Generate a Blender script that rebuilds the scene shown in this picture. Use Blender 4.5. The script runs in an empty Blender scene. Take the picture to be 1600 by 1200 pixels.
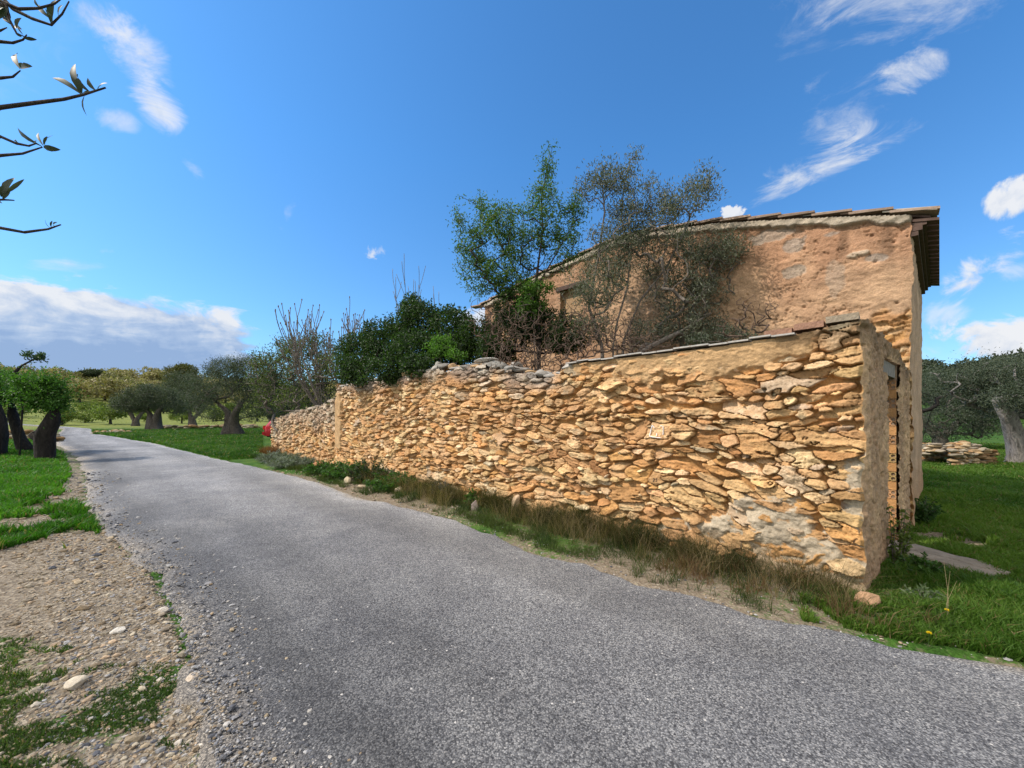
import bpy, math, random
import numpy as np
from mathutils import Vector

random.seed(7)
RNG = np.random.default_rng(7)
scene = bpy.context.scene
COL = scene.collection

# ------------------------------------------------------------------ measuring helpers
F, CX, HY, EYE = 600.0, 800.0, 650.0, 1.6          # focal in photo pixels, centre column, horizon row, eye height


def W(px, py, Y):
    """point of the place seen at photo pixel (px,py) when it stands Y metres ahead"""
    return np.array([(px - CX) / F * Y, Y, EYE - (py - HY) / F * Y])


def G(px, py):
    """point on flat ground under a photo pixel"""
    Y = EYE * F / (py - HY)
    return np.array([(px - CX) / F * Y, Y])


# ------------------------------------------------------------------ numpy noise
_TAB = np.random.default_rng(3).random(65536).astype(np.float32)


def vnoise(p):
    i = np.floor(p).astype(np.int64)
    f = (p - i).astype(np.float32)
    u = f * f * (3 - 2 * f)

    def h(dx, dy, dz):
        return _TAB[(((i[..., 0] + dx) * 73856093) ^ ((i[..., 1] + dy) * 19349663) ^ ((i[..., 2] + dz) * 83492791)) & 65535]
    x, y, z = u[..., 0], u[..., 1], u[..., 2]
    a = h(0, 0, 0) * (1 - x) + h(1, 0, 0) * x
    b = h(0, 1, 0) * (1 - x) + h(1, 1, 0) * x
    c = h(0, 0, 1) * (1 - x) + h(1, 0, 1) * x
    d = h(0, 1, 1) * (1 - x) + h(1, 1, 1) * x
    return (a * (1 - y) + b * y) * (1 - z) + (c * (1 - y) + d * y) * z - 0.5


def fbm(p, o=4):
    p = np.asarray(p, float)
    r, a, s = 0, 1.0, 1.0
    for k in range(o):
        r = r + a * vnoise(p * s + 17.3 * k)
        a *= .5
        s *= 2.03
    return r


def n2(x, y, s, o=3, seed=0.0):
    x = np.asarray(x, float)
    y = np.asarray(y, float)
    return fbm(np.stack([x * s, y * s, np.full(np.broadcast(x, y).shape, seed)], -1) if x.shape == y.shape else
               np.stack(np.broadcast_arrays(x * s, y * s, seed), -1), o)


def sst(a, b, x):
    t = np.clip((x - a) / (b - a), 0, 1)
    return t * t * (3 - 2 * t)


# ------------------------------------------------------------------ object helpers
def tag(o, label=None, cat=None, group=None, kind=None):
    if label: o['label'] = label
    if cat: o['category'] = cat
    if group: o['group'] = group
    if kind: o['kind'] = kind
    return o


def empty(name, loc, label=None, cat=None, group=None):
    o = bpy.data.objects.new(name, None)
    o.empty_display_size = .2
    COL.objects.link(o)
    o.location = tuple(float(v) for v in loc)
    return tag(o, label, cat, group)


def world_loc(o):
    v = np.zeros(3)
    while o is not None:
        v += np.array(o.location)
        o = o.parent
    return v


def build(name, verts, faces, mat, parent=None, col=None, smooth=False, midx=None, mats=None):
    """verts Nx3 in world coordinates; faces = list of int arrays (n,k)"""
    verts = np.asarray(verts, np.float32).reshape(-1, 3)
    if parent is not None:
        verts = verts - world_loc(parent).astype(np.float32)
    me = bpy.data.meshes.new(name)
    faces = [np.asarray(f, np.int32) for f in faces if len(f)]
    loops = np.concatenate([f.ravel() for f in faces])
    tot = np.concatenate([np.full(len(f), f.shape[1], np.int32) for f in faces])
    st = np.concatenate([[0], np.cumsum(tot)[:-1]]).astype(np.int32)
    me.vertices.add(len(verts))
    me.vertices.foreach_set('co', verts.ravel())
    me.loops.add(len(loops))
    me.loops.foreach_set('vertex_index', loops)
    me.polygons.add(len(tot))
    me.polygons.foreach_set('loop_start', st)
    me.polygons.foreach_set('loop_total', tot)
    me.polygons.foreach_set('use_smooth', np.full(len(tot), smooth, bool))
    for m in (mats or [mat]):
        me.materials.append(m)
    if midx is not None:
        me.polygons.foreach_set('material_index', np.asarray(midx, np.int32))
    if col is not None:
        c = np.ones((len(verts), 4), np.float32)
        c[:, :3] = col
        at = me.color_attributes.new('Col', 'FLOAT_COLOR', 'POINT')
        at.data.foreach_set('color', c.ravel())
    me.update(calc_edges=True)
    me.validate()
    o = bpy.data.objects.new(name, me)
    COL.objects.link(o)
    if parent is not None:
        o.parent = parent
    return o


class Geo:
    """collects pieces of ONE part"""

    def __init__(s):
        s.v, s.f, s.c, s.n = [], [], [], 0

    def add(s, v, fs, col=None):
        v = np.asarray(v, float).reshape(-1, 3)
        s.v.append(v)
        for f in fs:
            f = np.asarray(f, np.int64)
            if len(f):
                s.f.append(f + s.n)
        c = np.zeros((len(v), 3))
        c[:] = (0.5, 0.5, 0.5) if col is None else col
        s.c.append(c)
        s.n += len(v)

    def box(s, c, ax, ay, az, col=None):
        """centre and three half-axis vectors"""
        c, ax, ay, az = (np.asarray(q, float) for q in (c, ax, ay, az))
        v = [c + i * ax + j * ay + k * az for i in (-1, 1) for j in (-1, 1) for k in (-1, 1)]
        s.add(v, [[[0, 1, 3, 2], [4, 6, 7, 5], [0, 4, 5, 1], [2, 3, 7, 6], [0, 2, 6, 4], [1, 5, 7, 3]]], col)

    def tube(s, pts, rad, n=8, col=None, cap=True, rough=0.0, seed=0):
        pts = np.asarray(pts, float)
        m = len(pts)
        rad = np.broadcast_to(np.asarray(rad, float), (m,))
        tan = np.gradient(pts, axis=0)
        tan /= np.linalg.norm(tan, axis=1)[:, None] + 1e-9
        ref = np.array([0.31, 0.87, 0.13]) if abs(tan[0][2]) > .7 else np.array([0, 0, 1.0])
        vs = []
        a = np.arange(n) * 2 * math.pi / n
        for i in range(m):
            x = np.cross(ref, tan[i])
            x /= np.linalg.norm(x) + 1e-9
            y = np.cross(tan[i], x)
            ring = pts[i] + rad[i] * (np.cos(a)[:, None] * x + np.sin(a)[:, None] * y)
            vs.append(ring)
        v = np.concatenate(vs)
        if rough:
            d = fbm(np.concatenate([v * 3.1], 0) + seed, 3)[:, None]
            cen = np.repeat(pts, n, 0)
            v = cen + (v - cen) * (1 + rough * d * 2)
        q = []
        for i in range(m - 1):
            for k in range(n):
                k2 = (k + 1) % n
                q.append([i * n + k, i * n + k2, (i + 1) * n + k2, (i + 1) * n + k])
        fs = [q]
        if cap:
            v = np.concatenate([v, pts[:1], pts[-1:]])
            fs.append([[m * n, (k + 1) % n, k] for k in range(n)] + [[m * n + 1, (m - 1) * n + k, (m - 1) * n + (k + 1) % n] for k in range(n)])
        s.add(v, fs, col)

    def make(s, name, mat, parent=None, smooth=False):
        quads = [f for f in s.f]
        return build(name, np.concatenate(s.v), quads, mat, parent, np.concatenate(s.c), smooth)


def ico(sub):
    t = (1 + 5 ** .5) / 2
    v = [(-1, t, 0), (1, t, 0), (-1, -t, 0), (1, -t, 0), (0, -1, t), (0, 1, t), (0, -1, -t), (0, 1, -t), (t, 0, -1), (t, 0, 1), (-t, 0, -1), (-t, 0, 1)]
    f = [(0, 11, 5), (0, 5, 1), (0, 1, 7), (0, 7, 10), (0, 10, 11), (1, 5, 9), (5, 11, 4), (11, 10, 2), (10, 7, 6), (7, 1, 8), (3, 9, 4), (3, 4, 2), (3, 2, 6), (3, 6, 8), (3, 8, 9), (4, 9, 5), (2, 4, 11), (6, 2, 10), (8, 6, 7), (9, 8, 1)]
    v = [np.array(p, float) / np.linalg.norm(p) for p in v]
    for _ in range(sub):
        cache, nf = {}, []

        def mid(a, b):
            k = (min(a, b), max(a, b))
            if k not in cache:
                m = v[a] + v[b]
                v.append(m / np.linalg.norm(m))
                cache[k] = len(v) - 1
            return cache[k]
        for a, b, c in f:
            x, y, z = mid(a, b), mid(b, c), mid(c, a)
            nf += [(a, x, z), (b, y, x), (c, z, y), (x, y, z)]
        f = nf
    return np.array(v), np.array(f)


ICO = {k: ico(k) for k in range(4)}


def rock(geo, c, size, sub=2, col=None, rng=RNG, rot=None, rough=.35):
    """one angular stone: sphere pressed flat by random cutting planes"""
    v, f = ICO[sub]
    v = v.copy()
    for _ in range(9):
        n = rng.normal(size=3)
        n /= np.linalg.norm(n)
        d = rng.uniform(.55, .85)
        k = v @ n
        v -= np.outer(np.clip(k - d, 0, None), n) * .92
    v *= 1 + rough * .3 * fbm(v * 2.3 + rng.uniform(0, 99, 3), 3)[:, None]
    v = v * np.asarray(size)
    a = rng.uniform(0, 6.28) if rot is None else rot
    R = np.array([[math.cos(a), -math.sin(a), 0], [math.sin(a), math.cos(a), 0], [0, 0, 1]])
    tilt = rng.normal(0, .12)
    T = np.array([[1, 0, 0], [0, math.cos(tilt), -math.sin(tilt)], [0, math.sin(tilt), math.cos(tilt)]])
    geo.add(v @ T.T @ R.T + np.asarray(c), [f], col)


# ------------------------------------------------------------------ materials
def new_mat(name):
    m = bpy.data.materials.new(name)
    m.use_nodes = True
    nt = m.node_tree
    b = nt.nodes['Principled BSDF']
    b.inputs['Specular IOR Level'].default_value = .25
    return m, nt, b


def nd(nt, t, **kw):
    n = nt.nodes.new(t)
    for k, v in kw.items():
        if k.startswith('i_'):
            n.inputs[k[2:].replace('_', ' ')].default_value = v
        else:
            setattr(n, k, v)
    return n


def ramp(nt, stops, src):
    r = nt.nodes.new('ShaderNodeValToRGB')
    el = r.color_ramp.elements
    while len(el) < len(stops):
        el.new(.5)
    for e, (p, c) in zip(el, stops):
        e.position = p
        e.color = (*c, 1) if len(c) == 3 else c
    nt.links.new(src, r.inputs[0])
    return r.outputs[0]


def mixc(nt, a, b, fac, mode='MIX'):
    m = nt.nodes.new('ShaderNodeMix')
    m.data_type = 'RGBA'
    m.blend_type = mode
    for sock, val in ((m.inputs[6], a), (m.inputs[7], b), (m.inputs[0], fac)):
        if isinstance(val, (int, float)):
            sock.default_value = val
        elif isinstance(val, tuple):
            sock.default_value = (*val, 1)
        else:
            nt.links.new(val, sock)
    return m.outputs[2]


def noise_node(nt, scale, detail=5, rough=.6, coord=None, dist=0):
    n = nd(nt, 'ShaderNodeTexNoise')
    n.inputs['Scale'].default_value = scale
    n.inputs['Detail'].default_value = detail
    n.inputs['Roughness'].default_value = rough
    n.inputs['Distortion'].default_value = dist
    if coord is not None:
        nt.links.new(coord, n.inputs['Vector'])
    return n.outputs['Fac']


def pos(nt):
    return nd(nt, 'ShaderNodeNewGeometry').outputs['Position']


def bump(nt, b, h, strength=.5, dist=.01):
    n = nd(nt, 'ShaderNodeBump')
    n.inputs['Strength'].default_value = strength
    n.inputs['Distance'].default_value = dist
    nt.links.new(h, n.inputs['Height'])
    nt.links.new(n.outputs[0], b.inputs['Normal'])


def mat_masonry(name, var=.35, s1=9, s2=70, bs=.6, bd=.012, rough=.92):
    m, nt, b = new_mat(name)
    a = nd(nt, 'ShaderNodeAttribute', attribute_name='Col')
    p = pos(nt)
    n1 = noise_node(nt, s1, 6, .65, p)
    n2_ = noise_node(nt, s2, 4, .7, p)
    c = mixc(nt, a.outputs['Color'], ramp(nt, [(.25, (1 - var,) * 3), (.75, (1 + var * .7,) * 3)], n1), 1.0, 'MULTIPLY')
    c = mixc(nt, c, ramp(nt, [(.3, (.72, .70, .68)), (.6, (1.08, 1.08, 1.08))], n2_), .8, 'MULTIPLY')
    nt.links.new(c, b.inputs['Base Color'])
    b.inputs['Roughness'].default_value = rough
    h = nd(nt, 'ShaderNodeMath', operation='ADD')
    nt.links.new(n2_, h.inputs[0])
    nt.links.new(noise_node(nt, s2 * .35, 5, .7, p), h.inputs[1])
    bump(nt, b, h.outputs[0], bs, bd)
    return m


def mat_leaf(name, trans=.35, gloss=.3):
    m, nt, b = new_mat(name)
    a = nd(nt, 'ShaderNodeAttribute', attribute_name='Col')
    nt.links.new(a.outputs['Color'], b.inputs['Base Color'])
    b.inputs['Roughness'].default_value = .55
    b.inputs['Specular IOR Level'].default_value = gloss
    t = nd(nt, 'ShaderNodeBsdfTranslucent')
    cc = mixc(nt, a.outputs['Color'], (1.25, 1.5, .6), 1.0, 'MULTIPLY')
    nt.links.new(cc, t.inputs['Color'])
    mx = nd(nt, 'ShaderNodeMixShader')
    mx.inputs[0].default_value = trans
    nt.links.new(b.outputs[0], mx.inputs[1])
    nt.links.new(t.outputs[0], mx.inputs[2])
    nt.links.new(mx.outputs[0], nt.nodes['Material Output'].inputs['Surface'])
    return m


def mat_bark(name, c1, c2, scale=14):
    m, nt, b = new_mat(name)
    tc = nd(nt, 'ShaderNodeMapping')
    tc.inputs['Scale'].default_value = (1, 1, .28)
    nt.links.new(pos(nt), tc.inputs[0])
    n = noise_node(nt, scale, 6, .7, tc.outputs[0], .6)
    nt.links.new(ramp(nt, [(.32, c1), (.68, c2)], n), b.inputs['Base Color'])
    b.inputs['Roughness'].default_value = .95
    bump(nt, b, n, .9, .04)
    return m


def mat_plain(name, col, rough=.8, noise=0.2, scale=20, metal=0, spec=.25):
    m, nt, b = new_mat(name)
    n = noise_node(nt, scale, 5, .6, pos(nt))
    nt.links.new(ramp(nt, [(.25, tuple(c * (1 - noise) for c in col)), (.75, tuple(c * (1 + noise) for c in col))], n), b.inputs['Base Color'])
    b.inputs['Roughness'].default_value = rough
    b.inputs['Metallic'].default_value = metal
    b.inputs['Specular IOR Level'].default_value = spec
    if noise > .05:
        bump(nt, b, n, .3, .01)
    return m


M_STONE = mat_masonry('rubble_stone', .32, 7, 60, .7, .012)
M_RENDER = mat_masonry('earth_render', .28, 4, 45, .8, .015)
M_ROUGH = mat_masonry('roughcast', .35, 12, 55, .6, .010)
M_LEAF = mat_leaf('leaf')
M_OLIVE = mat_leaf('olive_leaf', .2, .2)
M_GRASS = mat_leaf('grass_blade', .4, .2)
M_BARK = mat_bark('olive_bark', (.035, .03, .026), (.16, .14, .12))
M_DARKBARK = mat_bark('dark_bark', (.008, .007, .007), (.035, .03, .027))
M_TWIG = mat_bark('grey_twig', (.10, .085, .075), (.26, .23, .2), 30)
M_DRY = mat_bark('dry_stem', (.06, .04, .032), (.20, .145, .11), 30)
M_CONC = mat_plain('concrete', (.42, .4, .37), .9, .25, 30)
M_TILE = mat_plain('clay_tile', (.27, .19, .145), .9, .4, 9)
M_EAVE = mat_plain('old_clay', (.10, .065, .052), .9, .35, 12)
M_HOLE = mat_plain('hollow', (.012, .01, .009), 1, .1)


def mat_asphalt():
    m, nt, b = new_mat('asphalt')
    p = pos(nt)
    v = nd(nt, 'ShaderNodeTexVoronoi')
    v.inputs['Scale'].default_value = 125
    v.inputs['Randomness'].default_value = 1
    nt.links.new(p, v.inputs['Vector'])
    sep = nd(nt, 'ShaderNodeSeparateColor')
    nt.links.new(v.outputs['Color'], sep.inputs[0])
    agg = ramp(nt, [(.0, (.060, .062, .067)), (.35, (.130, .134, .143)), (.7, (.215, .219, .224)), (1., (.35, .35, .348))], sep.outputs[0])
    binder = ramp(nt, [(.3, (1.08, 1.08, 1.08)), (.75, (.45, .45, .46))], v.outputs['Distance'])
    c = mixc(nt, agg, binder, .75, 'MULTIPLY')
    big = noise_node(nt, .35, 4, .55, p, .4)
    c = mixc(nt, c, ramp(nt, [(.3, (.70, .71, .74)), (.7, (1.30, 1.28, 1.23))], big), 1., 'MULTIPLY')
    mid = noise_node(nt, 3.5, 5, .7, p)
    c = mixc(nt, c, ramp(nt, [(.3, (.82, .82, .84)), (.7, (1.15, 1.15, 1.14))], mid), 1., 'MULTIPLY')
    a = nd(nt, 'ShaderNodeAttribute', attribute_name='Col')      # dust, tar and wheel tracks, plus grazing light painted into the far stretch
    c = mixc(nt, c, a.outputs['Color'], 1., 'MULTIPLY')
    # sparse pale chips and dark tar pocks
    v2 = nd(nt, 'ShaderNodeTexVoronoi')
    v2.inputs['Scale'].default_value = 42
    nt.links.new(p, v2.inputs['Vector'])
    s2 = nd(nt, 'ShaderNodeSeparateColor')
    nt.links.new(v2.outputs['Color'], s2.inputs[0])
    core = ramp(nt, [(.22, (1, 1, 1)), (.34, (0, 0, 0))], v2.outputs['Distance'])
    pick = ramp(nt, [(.98, (0, 0, 0)), (.99, (1, 1, 1))], s2.outputs[0])
    c = mixc(nt, c, (.5, .48, .45), mixc(nt, core, pick, 1., 'MULTIPLY'))
    pick2 = ramp(nt, [(.86, (0, 0, 0)), (.9, (1, 1, 1))], s2.outputs[1])
    c = mixc(nt, c, (.035, .036, .042), mixc(nt, core, pick2, 1., 'MULTIPLY'))
    nt.links.new(c, b.inputs['Base Color'])
    b.inputs['Roughness'].default_value = .8
    b.inputs['Specular IOR Level'].default_value = .3
    inv = nd(nt, 'ShaderNodeMath', operation='SUBTRACT')
    inv.inputs[0].default_value = 1
    nt.links.new(v.outputs['Distance'], inv.inputs[1])
    bump(nt, b, inv.outputs[0], .55, .004)
    return m


def mat_ground():
    """Col.r = grass cover, Col.g = dryness / yellow, Col.b = grit"""
    m, nt, b = new_mat('soil_and_turf')
    p = pos(nt)
    a = nd(nt, 'ShaderNodeAttribute', attribute_name='Col')
    sp = nd(nt, 'ShaderNodeSeparateColor')
    nt.links.new(a.outputs['Color'], sp.inputs[0])
    n1 = noise_node(nt, 2.2, 7, .7, p)
    n2_ = noise_node(nt, 18, 6, .7, p)
    n3 = noise_node(nt, 60, 4, .7, p)
    soil = ramp(nt, [(.25, (.105, .078, .052)), (.5, (.19, .15, .105)), (.75, (.30, .25, .185))], n2_)
    vo = nd(nt, 'ShaderNodeTexVoronoi')
    vo.inputs['Scale'].default_value = 38
    nt.links.new(p, vo.inputs['Vector'])
    s2 = nd(nt, 'ShaderNodeSeparateColor')
    nt.links.new(vo.outputs['Color'], s2.inputs[0])
    grit = ramp(nt, [(0, (.10, .085, .068)), (.5, (.21, .178, .135)), (1, (.38, .335, .265))], s2.outputs[0])
    soil = mixc(nt, soil, grit, sp.outputs[2])
    turf = ramp(nt, [(.3, (.022, .06, .010)), (.5, (.042, .105, .016)), (.72, (.085, .15, .03))], n1)
    turf = mixc(nt, turf, ramp(nt, [(.3, (.6, .6, .6)), (.7, (1.3, 1.3, 1.3))], n3), 1., 'MULTIPLY')
    dry = ramp(nt, [(.3, (.09, .13, .03)), (.55, (.20, .22, .06)), (.75, (.33, .34, .05))], n1)
    turf = mixc(nt, turf, dry, sp.outputs[1])
    th = nd(nt, 'ShaderNodeMath', operation='ADD')
    nt.links.new(sp.outputs[0], th.inputs[0])
    nn = nd(nt, 'ShaderNodeMath', operation='MULTIPLY_ADD')
    nt.links.new(n2_, nn.inputs[0])
    nn.inputs[1].default_value = 1.3
    nn.inputs[2].default_value = -.65
    nt.links.new(nn.outputs[0], th.inputs[1])
    fac = ramp(nt, [(.4, (0, 0, 0)), (.62, (1, 1, 1))], th.outputs[0])
    c = mixc(nt, soil, turf, fac)
    nt.links.new(c, b.inputs['Base Color'])
    b.inputs['Roughness'].default_value = .95
    b.inputs['Specular IOR Level'].default_value = .1
    h = nd(nt, 'ShaderNodeMath', operation='ADD')
    nt.links.new(n2_, h.inputs[0])
    nt.links.new(vo.outputs['Distance'], h.inputs[1])
    bump(nt, b, h.outputs[0], .7, .02)
    return m


M_ASPH = mat_asphalt()
M_GROUND = mat_ground()


# ------------------------------------------------------------------ terrain, road and their plan
def terrain(x, y):
    x = np.asarray(x, float)
    y = np.asarray(y, float)
    r = np.hypot(x, y)
    az = np.degrees(np.arctan2(x, y))
    left = 2.6 * sst(85, 140, r) + 11.5 * sst(130, 275, r) - 12 * sst(300, 520, r)
    right = 11 * sst(55, 175, r) - 8 * sst(210, 420, r)
    k = sst(-20, 25, az)
    k = np.where(np.abs(az) > 120, .5, k)
    z = left * (1 - k) + right * k
    z = z + sst(90, 200, r) * n2(x, y, .012, 3, 5.5) * 7
    z = z + sst(8, 20, r) * (1 - sst(60, 90, r)) * n2(x, y, .11, 2, 2.2) * .10
    return z


RR = [(3.25, 2.44), (3.03, 2.59), (2.75, 2.66), (2.39, 2.87), (1.95, 3.03), (1.67, 3.38), (1.21, 3.62), (.77, 4.14), (.19, 4.57), (-.56, 5.58),
      (-1.15, 6.1), (-1.78, 6.67), (-2.83, 7.44), (-3.83, 8.42), (-5.3, 9.8), (-8, 12), (-10.8, 14.1), (-19.4, 21.3), (-28.5, 28.2), (-37.5, 34.3), (-52, 47.5), (-66, 57), (-95, 66)]
RL = [(-.4, .85), (-1.36, 1.75), (-1.81, 2.2), (-2.51, 2.87), (-3.58, 3.82), (-5.4, 5.16), (-7.84, 7.06), (-11.9, 10.67), (-18.6, 16.3), (-25.3, 21.3), (-38, 32), (-56, 48), (-72, 58), (-96, 62)]
RR = np.array([(19, -14)] + [(10.1, -4.8)] + RR)
RL = np.array([(13.5, -17)] + [(5.4, -5.6)] + RL)


def resample(p, n, key=None):
    d = np.concatenate([[0], np.cumsum(np.hypot(*np.diff(p, axis=0).T))])
    t = np.linspace(0, 1, n) ** 1.0 * d[-1]
    return np.stack([np.interp(t, d, p[:, 0]), np.interp(t, d, p[:, 1])], -1)


def inside(poly, x, y):
    x = np.asarray(x)
    y = np.asarray(y)
    r = np.zeros(x.shape, bool)
    j = len(poly) - 1
    for i in range(len(poly)):
        xi, yi = poly[i]
        xj, yj = poly[j]
        if yi != yj:
            c = ((yi > y) != (yj > y)) & (x < (xj - xi) * (y - yi) / (yj - yi) + xi)
            r ^= c
        j = i
    return r


def dist_line(poly, x, y):
    d = np.full(np.shape(x), 1e9)
    for (ax, ay), (bx, by) in zip(poly[:-1], poly[1:]):
        vx, vy = bx - ax, by - ay
        t = np.clip(((x - ax) * vx + (y - ay) * vy) / (vx * vx + vy * vy), 0, 1)
        d = np.minimum(d, np.hypot(x - ax - t * vx, y - ay - t * vy))
    return d


ROADPOLY = np.concatenate([RR, RL[::-1]])

# the wall line: corner P, along D (away to the left), end wall along E
P = np.array([3.09, 3.37])
D = np.array([-.718, .696])
N = np.array([-.696, -.718])                       # outward, towards the road
E = np.array([.776, .631])
EN = np.array([.631, -.776])                       # outward of the end wall
HC = np.array([5.56, 5.33])                        # house corner
ES = np.array([2.64, 2.37]) / np.hypot(2.64, 2.37)
HL, HD = 8.87, 3.9
HOUSEPOLY = np.array([HC, HC + D * HL, HC + D * HL + ES * HD, HC + ES * HD])
COURT = np.array([P, P + D * 20, P + D * 20 + E * 7, HC + ES * HD])


def wall_px(px, py):
    t = (px - CX) / F
    s = (P[0] - t * P[1]) / (t * D[1] - D[0])
    Y = P[1] + D[1] * s
    return s, EYE - (py - HY) / F * Y


def ground_attrs(x, y):
    """grass cover, dryness, grit"""
    r = np.hypot(x, y)
    g = np.full(x.shape, .9)
    dry = np.zeros(x.shape)
    grit = np.full(x.shape, .35)
    dl = dist_line(RL, x, y)
    dr = dist_line(RR, x, y)
    c = x * .725 + y * .69 - 3.6
    left = (c < -1) & ~inside(ROADPOLY, x, y)
    # gravel lay-by on the near left
    wob = n2(x, y, .6, 3, 9.1)
    bare = np.where(left, sst(-.5, .7, (y - 5.6) + 1.1 * (x + 7.3) + wob * 1.6) * (y < 11.5), 0)
    g = np.where(left, np.where(bare > 0, .9 - bare * .78, g), g)
    g = np.where(left & (y < 2.7), np.where(wob > -.05, .60, .2), g)
    g = np.where(left & (np.hypot((x + 6.6) / 1.5, (y - 6.1) / 1.3) < 1), .52 + wob, g)
    g = np.where(left, np.minimum(g, sst(.1, np.where(y > 7.5, .6, 1.5), dl) * .9 + .06), g)
    wd = n2(x, y, 2.4, 3, 29.)
    patch = np.clip(1.15 - np.hypot((x + 6.55) / 1.5, (y - 6.3) / 1.7), 0, 1)          # weedy tongue beside the asphalt
    corner = np.clip(1.2 - np.hypot((x + 2.1) / .85, (y - 1.95) / .55), 0, 1)           # mossy near corner
    g = np.where(left, np.maximum(g, (np.where(y > 4, .30, .50) + 1.1 * wd) * sst(0, .35, np.maximum(patch, corner))), g)
    grit = np.where(left, .35 + .5 * (1 - sst(.2, 1.6, dl)), grit)
    # right verge: bare lip by the asphalt
    g = np.where(~left & (dr < .9) & (r < 60), np.minimum(g, .36 + .6 * sst(.0, .35, dr + wob * .3)), g)
    # dry strip below the wall, trodden patch by the door
    dw = (x - P[0]) * N[0] + (y - P[1]) * N[1]
    ss = (x - P[0]) * D[0] + (y - P[1]) * D[1]
    g = np.where((dw > -.2) & (dw < 1.3) & (ss > -.6) & (ss < 9), .50 + wob * .8, np.where((dw > -.2) & (dw < .5) & (ss > 0) & (ss < 20), .4 + wob * .5, g))
    de = np.hypot(x - 5.5, y - 4.9) * 1.7
    g = np.where(de < 1.0, np.minimum(g, .25 + .6 * sst(.3, 1.0, de)), g)
    # far fields
    az = np.degrees(np.arctan2(x, y))
    far = sst(60, 85, r) * (1 - sst(-15, 5, az))
    dry = np.maximum(dry, far * .85)
    dry = np.maximum(dry, sst(120, 170, r) * .55)
    dry = np.clip(dry + .18 * sst(-.1, .4, n2(x, y, .9, 3, 1.7)), 0, 1)
    return np.stack([np.clip(g, 0, 1), dry, np.clip(grit, 0, 1)], -1)


def make_ground():
    n = 301
    u = np.linspace(-1, 1, 2 * n + 1)
    k = 6.2
    X = 620 * np.sinh(u * k) / math.sinh(k)
    gx, gy = np.meshgrid(X, X + 3.0)
    z = terrain(gx, gy)
    near = 1 - sst(18, 30, np.hypot(gx, gy))
    outside = ~inside(ROADPOLY, gx, gy)
    edge = np.minimum(dist_line(RL, gx, gy), dist_line(RR, gx, gy))
    lift = near * outside * sst(.05, .5, edge) * (.03 + .05 * n2(gx, gy, 1.6, 3, 3.3))
    z = z + lift
    z = np.where(inside(ROADPOLY, gx, gy), z - .03, z)
    m = len(X)
    idx = np.arange(m * m).reshape(m, m)
    q = np.stack([idx[:-1, :-1], idx[:-1, 1:], idx[1:, 1:], idx[1:, :-1]], -1).reshape(-1, 4)
    o = build('ground', np.stack([gx, gy, z], -1), [q], M_GROUND, None, ground_attrs(gx, gy).reshape(-1, 3), True)
    tag(o, 'green turf and bare stony soil rolling up into hills', 'ground', kind='structure')


make_ground()


def ground_z(x, y):
    z = terrain(x, y)
    near = 1 - sst(18, 30, np.hypot(x, y))
    edge = np.minimum(dist_line(RL, x, y), dist_line(RR, x, y))
    return z + near * (~inside(ROADPOLY, x, y)) * sst(.05, .5, edge) * (.03 + .05 * n2(x, y, 1.6, 3, 3.3))


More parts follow.
